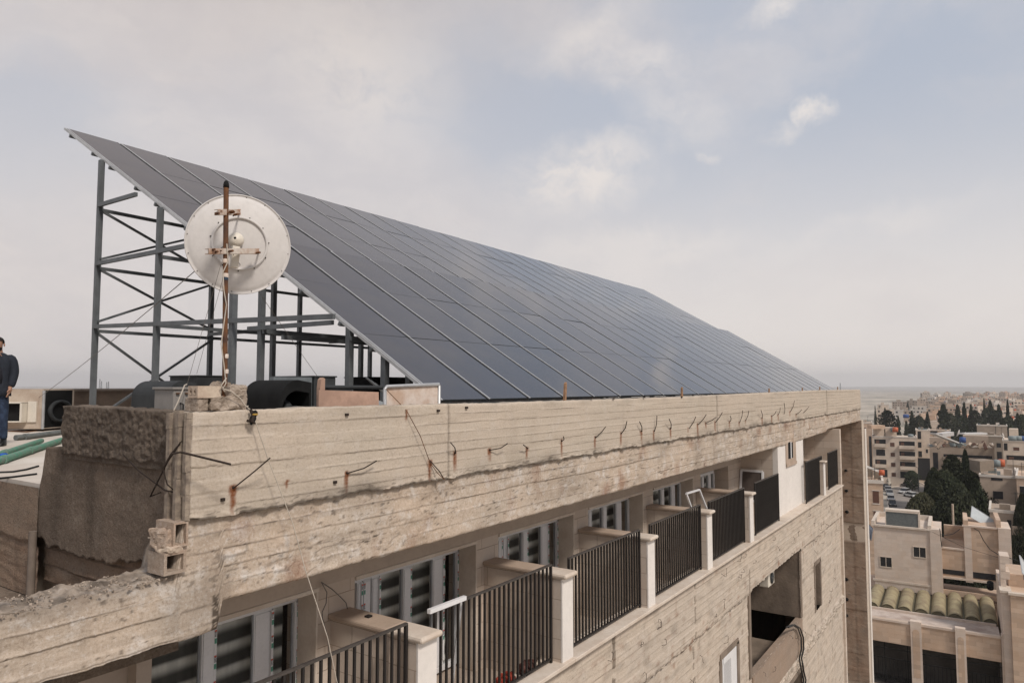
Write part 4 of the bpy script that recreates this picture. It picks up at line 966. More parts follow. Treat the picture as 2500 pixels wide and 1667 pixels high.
adopt(obj('tape_knot', MB().lathe([(.001, .05), (.018, .04), (.026, .02), (.020, 0), (.027, -.02), (.02, -.05), (.006, -.075)], 9, Matrix.Translation(base) @ Matrix.Rotation(.35, 4, 'Y')), M_DARK), cl_)
adopt(obj('tape_tail', MB().tube([onY(575, 940, 4.97), base, onY(578, 968, 4.93), onY(586, 972, 4.93)], [.012, .02, .016, .006], 7).tube([base, onY(572, 967, 4.96), onY(568, 966, 4.96)], [.01, .013, .013], 6), M_REBAR), cl_)
adopt(obj('yellow_tape', MB().lathe([(.022, -.006), (.026, 0), (.022, .008)], 10, Matrix.Translation(base+Vector((.006, -.004, .012)))), simple('yellow tape', (.45, .27, .05), .5)), cl_)
wire('thin wire from the board corner over the parapet down to a bent rebar', [onY(886, 893, 5.42), onY(934, 943, 4.98), onY(965, 1000, 4.94), onY(987, 1060, 4.96), onY(1004, 1085, 4.9), onY(1021, 1101, 4.88)], .0042, M_RUST)
for lb, pts, Y in (('dark cable hanging from the corner of the first window head', ((738, 1336), (751, 1360), (749, 1385), (740, 1405), (741, 1420), (752, 1460), (756, 1500)), 6.02), ('thin cable looping from the window head to the first divider coping', ((738, 1336), (762, 1352), (782, 1370), (795, 1384), (798, 1398)), 6.03)):
    wire(lb, [onY(x, y, Y) for x, y in pts], .0055, M_CABLE, 'cable', 'cable')
wire('short black cable stub under the lintel between two far windows', [onY(x, y, 6.0) for x, y in ((1405, 1247), (1408, 1255), (1415, 1266))], .02, M_CABLEB, 'cable', 'cable')
wire('curled black cable loop under the lintel before the fifth window', [onY(x, y, 6.0) for x, y in ((1693, 1155), (1694, 1164), (1700, 1168), (1706, 1172), (1700, 1177), (1695, 1172), (1696, 1166))], .02, M_CABLEB, 'cable', 'cable')
for k, lb in enumerate(('thick black cable looping over the parapet of the dark opening', 'second black cable running down beside the dark opening')):
    wire(lb, [onY(x+k*5, y, 4.78-.02*k) for x, y in ((1805, 1440), (1820, 1434), (1833, 1442), (1840, 1462), (1841, 1490), (1836, 1510), (1840, 1535), (1846, 1560), (1842, 1590))], .022, M_CABLEB, 'cable', 'cable')

# ================================================================ loose window parts on the balconies
a, b = onY(985, 1406, 4.93), onY(1068, 1374, 4.93)
tag(obj('window_profile', MB().bar(a+Vector((0, 0, .01)), b+Vector((0, 0, .01)), .045, .045), M_UPVC), 'white plastic window profile lying on top of the balcony railing', 'profile')
a, b = onY(1060, 1378, 5.05), onY(1036, 1590, 5.3)
tag(obj('window_profile', MB().bar(a, b, .03, .02), M_UPVC), 'white plastic strip leaning upright behind the balcony railing', 'profile')
def wframe(label, pts, Y, t=.035):
    P_ = [onY(x, y, Y) for x, y in pts]; mb = MB()
    for i in range(4): mb.bar(P_[i], P_[(i+1) % 4], t, t, (0, 1, 0))
    return tag(obj('window_frame', mb, M_UPVC), label, 'frame', 'loose white window frames')
wframe('tilted loose white window frame standing above the fourth balcony railing', ((1576, 1133), (1606, 1124), (1632, 1190), (1600, 1200)), 5.3)
P_ = [onX(1703, 1079, XW0-.1), onX(1752, 1083, XW0-.12), onX(1752, 1150, XW0-.3), onX(1700, 1150, XW0-.3)]
mb = MB()
for i in range(4): mb.bar(P_[i], P_[(i+1) % 4], .06, .04, (1, 0, 0))
wf = tag(obj('window_frame', mb, M_UPVC), 'large white framed dark mesh screen leaning on the wall beside the white block', 'frame', 'loose white window frames')
obj('mesh_screen', MB().add(P_, [(0, 1, 2, 3)]), simple('dark mesh', (.09, .07, .06), .8), wf)
wframe('small white window frame seen over the railing right of the white wall', ((1850, 1068), (1872, 1064), (1874, 1076), (1851, 1080)), 6.0, .05)
# a bit of red and brown litter on the ledge
for i, (x, y, lb, col) in enumerate(((1165, 1561, 'crumpled red bag on the balcony ledge behind the railing', (.30, .04, .02)), (1213, 1538, 'small dark brown bundle on the balcony ledge', (.11, .045, .035)))):
    p = onY(x, y, 5.02); tag(rock('bag', lb, p.x-.13, p.x+.13, 4.98, 5.12, ZL, ZL+.10, simple('litter %d' % i, col, .7), .2, .035, 31+i, grp='litter on the ledge'), lb, 'bag')

# ================================================================ the man at the left edge
def loft(secs, n=16, close=True):      # secs: (centre, rx, ry, yaw)
    mb = MB(); k = len(secs)
    for c, rx, ry, *e in secs:
        p = e[0] if e else 0
        for i in range(n):
            a = 2*pi*i/n; ca, sa = cos(a), sin(a); sq = 1/(abs(ca)**2.6+abs(sa)**2.6)**(1/2.6)
            mb.v.append(tuple(Vector(c)+Vector((rx*ca*sq, ry*sa*sq+p*abs(ca), 0))))
    for j in range(k-1):
        for i in range(n): mb.f.append((j*n+i, j*n+(i+1) % n, (j+1)*n+(i+1) % n, (j+1)*n+i)); mb.sm.append(True)
    mb.f.append(tuple(range(n))[::-1]); mb.sm.append(True); mb.f.append(tuple((k-1)*n+i for i in range(n))); mb.sm.append(True)
    return mb
def skin(name, chains, mat, parent, sub=2, head=None):
    vs = []; es = []; rad = []
    for ch in chains:
        prev = None
        for p, r in ch:
            if isinstance(p, int): prev = p; continue
            vs.append(p); rad.append(r if isinstance(r, tuple) else (r, r)); i = len(vs)-1
            if prev is not None: es.append((prev, i))
            prev = i
    me = bpy.data.meshes.new(name); me.from_pydata(vs, es, []); me.update(); me.materials.append(mat)
    o = bpy.data.objects.new(name, me); COL.objects.link(o); o.parent = parent
    m = o.modifiers.new('s', 'SKIN'); m.use_smooth_shade = True
    for i, r in enumerate(rad): me.skin_vertices[0].data[i].radius = r
    me.skin_vertices[0].data[0].use_root = True
    s = o.modifiers.new('u', 'SUBSURF'); s.levels = sub; s.render_levels = sub
    return o
M_SKIN = simple('skin', (.36, .20, .135), .55, 0, .12, 8); M_HAIR = simple('black hair', (.02, .016, .014), .7); M_BLAZ = simple('navy blazer', (.020, .024, .034), .85, 0, .2, 20)
M_JEAN = simple('dark jeans', (.014, .022, .042), .85, 0, .3, 12, col2=(.035, .055, .10)); M_JUMP = simple('dark jumper', (.022, .022, .03), .9, 0, .3, 40); M_SHOE = simple('black shoe', (.012, .011, .011), .4)
mc = onZ(-15, 1024, ZD); MAN = thing('person', 'bearded man in dark blazer and blue jeans standing at the left edge of the roof', 'person', (mc.x, mc.y, ZD), rz=radians(-32))
# local frame: x = his left (viewer's right), -y = towards the camera
body = skin('body', [[((0, 0, .94), .12), ((0, 0, 1.10), .115), ((0, 0.01, 1.28), .13), ((0, .01, 1.42), .10), ((0, 0, 1.50), .055), ((0, -.01, 1.57), (.062, .07)), ((0, -.015, 1.63), (.072, .09)), ((0, -.01, 1.70), (.068, .085)), ((0, 0, 1.745), (.04, .05))],
                     [(3, 0), ((.16, .01, 1.42), .05), ((.23, .02, 1.18), .04), ((.21, -.04, .98), .03), ((.185, -.07, .90), (.022, .035))],
                     [(3, 0), ((-.16, .01, 1.42), .06), ((-.23, .02, 1.18), .045), ((-.22, -.03, .96), .03), ((-.215, -.05, .87), (.022, .035))],
                     [(0, 0), ((.10, 0, .86), .08), ((.11, -.01, .50), .055), ((.12, .01, .10), .04)], [(0, 0), ((-.10, 0, .86), .08), ((-.11, -.01, .50), .055), ((-.12, .01, .10), .04)]], M_SKIN, MAN)
fc = MB().lathe([(.0001, -.022), (.012, -.012), (.011, .012), (.0001, .02)], 8, Matrix.Translation((0, -.118, 1.625)))
fc.lathe([(.0001, -.03), (.012, -.01), (.009, .02), (.0001, .03)], 8, Matrix.Translation((.082, .005, 1.63))); fc.lathe([(.0001, -.03), (.012, -.01), (.009, .02), (.0001, .03)], 8, Matrix.Translation((-.082, .005, 1.63)))
obj('ear_and_nose', fc, M_SKIN, MAN)
hr = MB(); hn = 18
for j in range(8):
    for i in range(hn):
        a = 2*pi*i/hn; t = j/7*1.75; fr = .0 if sin(a) > -.3 else .35*(j/7)
        t2 = t*(1-fr*.75); hr.v.append((.085*sin(t2)*cos(a), .006+.104*sin(t2)*sin(a), 1.665+.098*cos(t2)))
for j in range(7):
    for i in range(hn): hr.f.append((j*hn+i, j*hn+(i+1) % hn, (j+1)*hn+(i+1) % hn, (j+1)*hn+i)); hr.sm.append(True)
obj('hair', hr, M_HAIR, MAN)
obj('beard', MB().lathe([(.0001, -.045), (.04, -.038), (.062, -.01), (.068, .02)], 16, Matrix.Translation((0, -.045, 1.565)) @ Matrix.Scale(1.15, 4, (0, 1, 0))), M_HAIR, MAN)
ey = MB()
for s in (-1, 1): ey.lathe([(.0001, -.008), (.010, 0), (.0001, .008)], 8, Matrix.Translation((.032*s, -.096, 1.648)))
obj('eyes', ey, M_DARK, MAN)
bl = loft([((0, 0, .80), .205, .145), ((0, 0, .90), .20, .14), ((0, 0, 1.08), .175, .125), ((0, 0, 1.25), .195, .135), ((0, 0, 1.38), .205, .13), ((0, .005, 1.445), .17, .10), ((0, .01, 1.50), .085, .075)], 24)
obj('jumper', loft([((0, -.02, 1.0), .13, .13), ((0, -.025, 1.25), .13, .125), ((0, -.02, 1.42), .09, .09), ((0, -.01, 1.475), .06, .065)], 16), M_JUMP, MAN)
# open front of the blazer: drop the faces over the chest
keep = []
for f in bl.f:
    c = sum((Vector(bl.v[i]) for i in f), Vector())/len(f)
    if not (c.y < -.06 and abs(c.x) < .055 and c.z > .85): keep.append(f)
bl.f = keep; bl.sm = [True]*len(keep)
bz = obj('blazer', bl, M_BLAZ, MAN); bz.modifiers.new('t', 'SOLIDIFY').thickness = .012
skin('sleeves', [[((.10, .01, 1.43), .08), ((.20, .01, 1.41), .085), ((.235, .02, 1.18), .075), ((.215, -.035, .99), .062), ((.205, -.05, .94), .055)], [((-.10, .01, 1.43), .08), ((-.20, .01, 1.41), .085), ((-.235, .02, 1.18), .075), ((-.225, -.03, .97), .06)]], M_BLAZ, MAN, 1)
skin('trousers', [[((0, 0, .93), (.15, .12)), ((0, 0, .84), (.15, .11))], [(1, 0), ((.105, 0, .76), .095), ((.115, -.01, .48), .07), ((.125, .015, .08), .062)], [(1, 0), ((-.105, 0, .76), .095), ((-.115, -.01, .48), .07), ((-.125, .015, .08), .062)]], M_JEAN, MAN, 1)
for s in (-1, 1):
    skin('hand', [[((.215*s, -.05, .94), .026), ((.20*s, -.065, .90), (.02, .038)), ((.185*s, -.075, .86), (.018, .036))]]+[[(2, 0), ((.18*s, -.105+.022*k, .83-.004*abs(k-1.5)), .010), ((.17*s, -.105+.022*k, .80), .009), ((.16*s, -.105+.022*k, .782), .008)] for k in range(4)]+[[(1, 0), ((.185*s, -.11, .885), .011), ((.175*s, -.125, .86), .009)]], M_SKIN, MAN, 1)
    obj('shoe', loft([((.125*s, -.05, .0), .05, .14), ((.125*s, -.05, .03), .052, .142), ((.125*s, -.02, .07), .045, .10), ((.125*s, .03, .11), .042, .055)], 14), M_SHOE, MAN)
# ================================================================ ground, plain, hills
ZG = -30.0
g = G('plain'); big = g.noise(.0035, 8, .7); med = g.noise(.02, 7, .7); fn = g.noise(.12, 5, .7)
c = g.mix(g.ramp(big, .40, .60), (.23, .205, .17), (.46, .40, .33)); c = g.mix(g.ramp(med, .5, .62), c, (.15, .14, .115)); c = g.mix(g.ramp(fn, .45, .7, 0, .5), c, (.50, .45, .38))
M_GND = g.done(c, .95, spec=.1)
gm = MB(); n = 60; S = 14000
for i in range(n+1):
    for j in range(n+1):
        u, v = (i/n*2-1), (j/n*2-1); x, y = S*u*abs(u)**1.5, S*v*abs(v)**1.5; gm.v.append((x, y, ZG))
for i in range(n):
    for j in range(n): a = i*(n+1)+j; gm.f.append((a, a+n+1, a+n+2, a+1)); gm.sm.append(True)
obj('ground', gm, M_GND, kind='structure')
hm = MB(); R_ = random.Random(2)
for k in range(3):
    D0 = 9000+1500*k; m = 120; b = len(hm.v)
    for i in range(m+1):
        a = radians(-40+200*i/m); h = 8+8*k+16*abs(nz(i*.13, k*3, 1))+5*nz(i*.5, k, 2)
        for r_, z in ((D0-900, ZG-2), (D0, ZG+h), (D0+1400, ZG-2)): hm.v.append((r_*cos(a), r_*sin(a), z))
    for i in range(m):
        for j in range(2): a = b+i*3+j; hm.f.append((a, a+3, a+4, a+1)); hm.sm.append(True)
obj('hills', hm, M_GND, kind='structure')
M_ROAD = simple('pale dusty asphalt', (.27, .235, .205), .95, 0, .2, .25)
P_ = [onZ(x, y, ZG+.02) for x, y in ((2100, 1325), (2040, 1170), (2040, 1120), (2115, 1108), (2190, 1150), (2190, 1240), (2230, 1330))]
rd = MB().add([p+Vector((0, 0, 0)) for p in P_], [tuple(range(len(P_)))]); obj('road', rd, M_ROAD, kind='structure')
kb = MB()
for a, b in zip(P_[:5], P_[1:5]): kb.bar(a+Vector((0, 0, .06)), b+Vector((0, 0, .06)), .35, .13)
obj('kerb', kb, M_CAP, kind='structure')

# ================================================================ the stone house next door
TD = {}
M_PEACH = stone('peach ashlar', (.56, .42, .315), (.36, .26, .19), .75, .30, .5); M_PALE = stone('pale ashlar', (.62, .52, .44), (.45, .36, .29), .75, .30, .25)
M_VAULT = simple('olive painted vault', (.34, .29, .18), .85, 0, .35, 1.6, bump=.004, spec=.15, col2=(.24, .19, .125)); M_VEND = simple('dark vault end', (.13, .115, .075), .8)
M_ROOFT = simple('stained roof tiles', (.52, .44, .38), .9, 0, .4, .7, bump=.01, col2=(.33, .25, .21))
M_WIN = simple('dark glazing', (.03, .03, .032), .2, 0, .3, 3); M_BRWN = simple('brown shutter', (.13, .065, .045), .7); M_SHT = simple('pale shutter', (.40, .37, .33), .7)
NB = thing('stone_house', 'peach stone house next door with a row of olive barrel vaults on its terrace', 'house', (0, 0, 0))
pl, pr = atF(1985, 1420, 50.0), atF(2298, 1453, 46.9); EX = Vector((cos(radians(-87.3)), sin(radians(-87.3)), 0)); EY = Vector((-EX.y, EX.x, 0))
if EY.dot(_f) < 0: EY = -EY
O0 = Vector((pl.x, pl.y, 0)); NB.location = (pl.x, pl.y, ZG)
MX = Matrix((EX, EY, Vector((0, 0, 1)))).transposed().to_4x4(); MN = Matrix.Translation(O0) @ MX
MNi = MN.inverted()
def hit(x, y, dep):                     # local (u, z) of a photo point on the plane dep metres behind the front
    d = MNi.to_3x3() @ ray(x, y); o = MNi @ Vector((0, 0, 0)); t = (dep-o.y)/d.y; p = o+d*t; return p.x, p.z
def zz(x, y): return 2050/K+x*450/1511/K, 1200/K+y*467/1568/K      # close-up photo coordinates
def nb(name, mb, mat, par=None, bevel=0):
    me = mesh(mb, name); me.materials.append(mat); o = bpy.data.objects.new(name, me); COL.objects.link(o)
    if par is None or par is NB: o.matrix_world = MN; adopt(o, NB)
    else: o.parent = par
    return o
def rect(x0, y0, x1, y1, dep): a = hit(*zz(x0, y0), dep); b = hit(*zz(x1, y1), dep); return min(a[0], b[0]), max(a[0], b[0]), min(a[1], b[1]), max(a[1], b[1])
_, zc = hit(*zz(400, 1060), 0); u_r, _ = hit(*zz(1320, 1160), 0); u_p0, _ = hit(*zz(582, 1200), 0)
u_l = -4.0; zb = zc-1.45
nb('front_wall', MB().box(u_l, u_p0, 0, .3, zb, zc).box(u_p0, u_r, .12, .3, zb-.1, zc-.05).box(u_l, u_r, .0, .3, zb-4.2, zb-3.0).box(u_l, u_r, 0, .3, ZG, zb-6), M_PEACH)
nb('cornice', MB().box(u_l, u_p0, -.06, .36, zc, zc+.12).box(u_p0, u_r, .06, .36, zc-.05, zc+.1), M_PALE)
for x0, x1 in ((582, 672), (948, 1034), (1325, 1400)):
    a = hit(*zz(x0, 1200), -.1)[0]; b = hit(*zz(x1, 1200), -.1)[0]; o = nb('pier', MB().box(a, b, -.12, .35, ZG, zc+.28), M_PALE)
    nb('arched_niche', MB().box(a+.12, b-.12, -.135, -.12, zb-2, zc-.45).lathe([(.0001, -.0), ((b-a)/2-.12, 0)], 16, Matrix.Translation(((a+b)/2, -.136, zc-.45)) @ Matrix.Rotation(pi/2, 4, 'X')), M_PEACH)
nb('terrace', MB().box(u_l, u_r, .3, 9.4, zc-.25, zc-.12), M_ROOFT)
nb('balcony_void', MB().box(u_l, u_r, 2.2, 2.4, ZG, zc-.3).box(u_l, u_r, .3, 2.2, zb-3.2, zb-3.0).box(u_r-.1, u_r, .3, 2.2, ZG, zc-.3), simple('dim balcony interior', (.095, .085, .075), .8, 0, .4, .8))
rl = MB()
for z in (zb-.45, zb-1.1, zb-2.6): rl.box(u_l, u_r, .10, .13, z, z+.04)
x = u_l
while x < u_r: rl.box(x, x+.03, .1, .13, zb-2.6, zb-1.1); x += .24
for x in (u_l+.5, 1.2, 2.6, 5.5, 8.5): rl.box(x, x+.05, .1, .13, zb-3, zb)
nb('balcony_grille', rl, M_DARK)
# vaults
V1 = [(262, 890), (392, 910), (528, 935), (668, 955)]; V2 = [(805, 960), (945, 980), (1088, 1005), (1235, 1030)]
for i, (x, y) in enumerate([(120, 880)]+V1+V2):
    dep = 3.1; u, z = hit(*zz(x, y), dep); z = zc-.12; r_ = .46; ln = 5.6 if i < 5 else 6.2
    M = Matrix.Translation((u, dep, z)) @ Matrix.Rotation(-pi/2, 4, 'X')
    o = nb('barrel_vault', MB().lathe([(r_, 0), (r_, ln)], 20, M, pi, 2*pi).lathe([(r_-.05, .0), (r_-.05, ln)], 20, M, pi, 2*pi), M_VAULT)
    nb('vault_end', MB().lathe([(.001, .02), (r_-.03, .02)], 20, M, pi, 2*pi), M_VEND, o)
nb('vault_bed', MB().box(u_l, u_r-.1, 3.1, 8.8, zc-.12, zc-.05), M_VEND)
nb('vault_gutter', MB().box(u_l, u_r-.1, 2.95, 3.1, zc-.12, zc+.05), M_PALE)
# upper house
dH = 8.8
a0, a1, b0, b1 = rect(278, 330, 755, 720, dH); zt_h = hit(*zz(500, 298), dH)[1]; zb_h = hit(*zz(500, 745), dH)[1]
W1_ = nb('upper_wall', MB().box(a0, a1, dH, dH+5, zc, zt_h), M_PALE)
nb('string_course', MB().box(a0-.15, a1+.1, dH-.05, dH+.1, zb_h-.05, zb_h+.1), M_CAP)
nb('roof_edge', MB().box(a0-.15, a1+.1, dH-.12, dH+.12, zt_h, zt_h+.14).box(a0-.15, a0+.1, dH, dH+5, zt_h, zt_h+.4).box(a1-.15, a1+.1, dH, dH+5, zt_h, zt_h+.4).box(a0, a1, dH+4.9, dH+5.1, zt_h, zt_h+.4), M_CAP)
nb('corner_pilaster', MB().box(a1-.02, a1+.75, dH-.1, dH+4, zc, zt_h+.15), M_PALE)
for (x0, y0, x1, y1) in ((605, 450, 706, 540), (333, 530, 427, 618)):
    c0, c1, d0, d1 = rect(x0, y0, x1, y1, dH); o = nb('window', MB().box(c0-.06, c1+.06, dH-.05, dH, d0-.06, d0).box(c0-.06, c1+.06, dH-.05, dH, d1, d1+.05).box(c0-.05, c0, dH-.05, dH, d0, d1).box(c1, c1+.05, dH-.05, dH, d0, d1).box((c0+c1)/2-.02, (c0+c1)/2+.02, dH-.04, dH, d0, d1), M_CAP)
    nb('pane', MB().box(c0, c1, dH-.02, dH-.005, d0, d1), M_WIN, o)
dK = 9.4
c0 = a1+.7; c1 = hit(*zz(1318, 500), dK)[0]; e0 = hit(*zz(1025, 500), dK)[0]; e1 = hit(*zz(1085, 500), dK)[0]; zk = hit(*zz(900, 470), dK)[1]; zk2 = hit(*zz(1200, 300), dK)[1]; zw = hit(*zz(900, 700), dK)[1]
nb('upper_wall', MB().box(c0, e0, dK, dK+5, zw-.1, zk).box(e0, c1, dK, dK+5, zw-.1, zk2).box(c0, c1, dK, dK+.3, zc, zw-1.0), M_PEACH)
nb('roof_edge', MB().box(c0, e0, dK-.05, dK+.15, zk, zk+.12).box(e0-.1, c1+.2, dK-.1, dK+.2, zk2, zk2+.12).box(e0, e1, dK-.08, dK+.2, zw-.2, zk2).box(c1-.1, c1+.7, dK-.3, dK+3, zc, zk2+.15).box(c0, c1, dK-.1, dK+.1, zw-.1, zw+.05), M_PALE)
nb('roof_parapet', MB().box(c0+.2, e0, dK+4.6, dK+5, zk, zk+1.1).box(e0, e0+.3, dK, dK+4, zk2, zk2+.5).box(c1-.2, c1+.1, dK, dK+4, zk2+.1, zk2+.7), M_PEACH)
for (x0, y0, x1, y1) in ((822, 628, 1025, 700), (1086, 655, 1312, 742)):
    f0, f1, h0, h1 = rect(x0, y0, x1, y1, dK); nb('strip_window', MB().box(f0, f1, dK-.03, dK+.02, h0+.1, h1), M_WIN)
# right wing in stone with piers
u2 = hit(*zz(1405, 1000), -.6)[0]; z2 = hit(*zz(1450, 850), -.6)[1]
nb('right_wing', MB().box(u2, u2+7, -.6, 6, ZG, z2), M_PEACH); nb('right_wing_coping', MB().box(u2-.1, u2+7, -.7, -.3, z2, z2+.14), M_CAP)
u3 = hit(*zz(1322, 830), .6)[0]; z3 = hit(*zz(1360, 800), .6)[1]
nb('right_pier', MB().box(u3, u2, -.3, 6.5, ZG, z3), M_PALE); nb('right_pier_cap', MB().box(u3-.1, u2+.1, -.4, 1, z3, z3+.15), M_CAP)
nb('main_block', MB().box(u_l, u2+6.9, 9.4, 14, ZG, zc-.2).box(u_l, u_l+.3, .3, 9, ZG, zc-.2), M_PEACH)
qb = MB()
for k in range(4): z = z3+.15+k*.5; qb.box(u3+.02, u3+.32+.22*(k % 2), .7, 2.2, z, z+.48)
nb('quoin_pier', qb, M_PALE)
nb('quoin_wall', MB().box(u3+.5, u3+6, 1.8, 5, z3-.5, z3+.8), M_PEACH)
# things on its roofs
t = thing('billboard_back', 'grey sheet metal screen in a white frame on the roof of the vaulted house', 'screen', MN @ Vector((a0+.8, dH+.6, zt_h)))
s0, s1, t0, t1 = rect(378, 160, 645, 295, dH+.6)
for nm, mb, m in (('sheet', MB().box(s0, s1, dH+.6, dH+.65, t0, t1), simple('grey galvanised sheet', (.15, .165, .165), .5, .3)), ('frame', MB().box(s0-.05, s1+.1, dH+.55, dH+1.5, t1, t1+.18).box(s1, s1+.12, dH+.55, dH+1.4, t0, t1).box(s0-.06, s0, dH+.55, dH+.7, t0, t1), M_CAP)):
    o = obj(nm, mb, m); o.matrix_world = MN; adopt(o, t)
def slab_panel(label, quad, name='roof_panel', col=(.45, .47, .47), F=(52, 52, 50, 50), cat='panel'):
    P_ = [atF(x, y, f) for (x, y), f in zip(quad, F)]; nrm = (P_[1]-P_[0]).cross(P_[3]-P_[0]).normalized()*.04
    t = thing(name, label, cat, P_[3]-Vector((0, 0, .3)))
    o = obj('panel', MB().prism(P_, nrm), simple(label[:20], col, .35, 0, .1, 2)); adopt(o, t)
    fr = MB()
    for i in range(4): fr.bar(P_[i], P_[(i+1) % 4], .05, .05)
    adopt(obj('frame', fr, M_ALU), t); adopt(obj('stand', MB().bar((P_[0]+P_[1])/2, (P_[0]+P_[1])/2-Vector((0, 0, 1.2)), .05), M_STEEL), t); return t
def zq(*p): return [zz(*q) for q in p]
slab_panel('pale tilted panel on the right roof of the vaulted house', zq((1085, 118), (1270, 235), (1268, 322), (1075, 210)), F=(58, 57, 56, 57))
slab_panel('blue tilted solar water panel half hidden by the brown column', zq((205, 235), (272, 300), (258, 400), (200, 330)), col=(.28, .37, .50), F=(62, 62, 60, 60))
slab_panel('pale tilted panel at the right edge of the photo', zq((1475, 520), (1530, 600), (1530, 690), (1500, 670)), F=(44, 44, 43, 43))
for lb, pts, F in (('black cables draped from the pale roof panel down the stone wall', ((1100, 300), (1140, 320), (1180, 400), (1230, 470), (1300, 515), (1400, 545), (1460, 565)), 52), ('dark rod with cables standing on the low roof of the vaulted house', ((820, 300), (826, 350), (830, 400), (838, 455)), 54), ('sagging black cable between the two roofs of the vaulted house', ((822, 350), (870, 355), (930, 345), (985, 305)), 54), ('thin wire crossing the peach wall of the vaulted house', ((760, 330), (1010, 450), (1320, 545)), 50)):
    tag(obj('cable', MB().tube([atF(*zz(*p), F) for p in pts], .028 if F != 50 else .012, 5), M_CABLEB), lb, 'cable')
tag(obj('roof_barrel', MB().lathe([(.001, 0), (.2, 0), (.2, .55), (.001, .55)], 18, Matrix.Translation(atF(*zz(1235, 790), 48)) @ Matrix.Rotation(1.1, 4, 'Y')), M_DARK), 'black barrel lying on the terrace at the right end of the vaults', 'barrel')
tag(obj('wooden_pole', MB().tube([atF(*zz(925, 100), 66), atF(*zz(932, 280), 66)], .09, 6), M_HOLLOW), 'bare wooden pole standing in front of the dark pine trees', 'pole')

# ================================================================ the town
def CZ(x, y): return 2050/K+x/3.92/K, 900/K+y/3.92/K              # coordinates of the town close-up
M_TW = [simple('town render %d' % i, c, .9, 0, .25, .25, col2=tuple(q*.78 for q in c)) for i, c in enumerate(((.63, .52, .42), (.53, .39, .29), (.55, .39, .28), (.38, .30, .235), (.28, .225, .175), (.62, .555, .485), (.45, .35, .27)))]
M_TANK = [simple('tank %d' % i, c, .5) for i, c in enumerate(((.50, .12, .05), (.035, .08, .24), (.22, .25, .25), (.60, .57, .54)))]
def kind_balc(r): return any(q[0] == 'b' for q in r)
def house(label, x0, x1, yt, F, wall, rooms, dep=10., group=None, extra=None, rz=0., yb=None):
    """rooms: list of (kind, x0, y0, x1, y1) in close-up coordinates on the front face"""
    rl_, rr2 = ray(*CZ(x0, yt)), ray(*CZ(x1, yt)); cm2 = ray(*CZ((x0+x1)/2, yt)); DH = F*Vector((cm2.x, cm2.y)).length; L_ = rl_*(DH/Vector((rl_.x, rl_.y)).length); R_2 = rr2*(DH/Vector((rr2.x, rr2.y)).length); e = Vector((R_2.x-L_.x, R_2.y-L_.y, 0)); W_ = e.length; e.normalize()
    t = thing('town_building', label, 'building', (L_.x, L_.y, ZG), group, rz=atan2(e.y, e.x)); H_ = L_.z-ZG
    obj('wall', MB().box(0, W_, .0, dep, 0, H_), wall, t)
    obj('roof_parapet', MB().box(-.1, W_+.1, -.1, .12, H_, H_+.35).box(-.1, .12, .1, dep, H_, H_+.35).box(W_-.12, W_+.1, .1, dep, H_, H_+.35), M_TW[5], t)
    sx = W_/(x1-x0); sy = 1/3.92/1720*F
    for kd, a, b, c_, d in rooms:
        xa, xb, zt_, zb_ = (a-x0)*sx, (c_-x0)*sx, H_-(b-yt)*sy, H_-(d-yt)*sy
        if kd == 'w': o = obj('window', MB().box(xa-.08, xb+.08, -.06, -.002, zb_-.1, zb_).box(xa-.08, xb+.08, -.05, -.002, zt_, zt_+.08), M_TW[5], t); obj('pane', MB().box(xa, xb, -.03, -.002, zb_, zt_), M_BRWN if int(a) % 2 else M_WIN, o)
        elif kd == 'k': obj('window', MB().box(xa, xb, -.04, -.002, zb_, zt_), M_WIN, t)
        elif kd == 'b':
            o = obj('balcony', MB().box(xa, xb, -1.1, 0, zb_-.15, zb_).box(xa, xb, -1.1, -1.0, zb_, zb_+.9).box(xa, xa+.1, -1.1, 0, zb_, zb_+.9).box(xb-.1, xb, -1.1, 0, zb_, zb_+.9), wall, t); obj('recess', MB().box(xa+.1, xb-.1, -.03, -.002, zb_, zt_), M_WIN, o)
            obj('door', MB().box(xa+.5, xa+1.4, -.06, -.03, zb_, zt_-.3), M_BRWN, o)
        elif kd == 't': obj('roof_room', MB().box(xa, xb, 1.5, 5, H_, H_+(zt_-H_)), wall, t)
    rr = random.Random(int(x0*7+yt)); na = rr.randrange(2, 5)
    for k in range(na):
        ax_ = W_*rr.random(); ay = 1+5*rr.random(); hh = .8+1.8*rr.random()
        obj('antenna', MB().bar((ax_, ay, H_), (ax_, ay, H_+hh), .05).bar((ax_-.4, ay, H_+hh*.9), (ax_+.4, ay, H_+hh*.9), .035), M_CHAR, t)
    for k in range(rr.randrange(2, 5)):
        ax_ = W_*.85*rr.random(); ay = .6+6*rr.random(); s = .4+.8*rr.random()
        obj('roof_box', MB().box(ax_, ax_+s, ay, ay+s, H_, H_+.4+.7*rr.random()), rr.choice([M_TW[3], M_TW[5], M_TANK[2], M_TW[4]]), t)
    if dep > 9 and kind_balc(rooms): pass
    return t, W_, H_
def tank(label, x, y, F, r, h, m, par=None):
    p = atF(*CZ(x, y), F); r *= .72; h *= .72; o = obj('water_tank', MB().lathe([(.001, h+.12*r), (r*.5, h+.1*r), (r, h), (r, 0), (.001, 0)], 14, Matrix.Translation(p)), M_TANK[m]); return tag(o, label, 'water tank', 'water tanks on the town roofs')
house('peach building at the far left edge beside the column, three storeys of dark windows', 150, 310, 520, 235, M_TW[1], [('w', 215, 575, 250, 600), ('w', 222, 655, 250, 690), ('w', 225, 740, 250, 770), ('w', 225, 830, 250, 860), ('w', 225, 560, 252, 602), ('k', 275, 640, 300, 980)], 14)
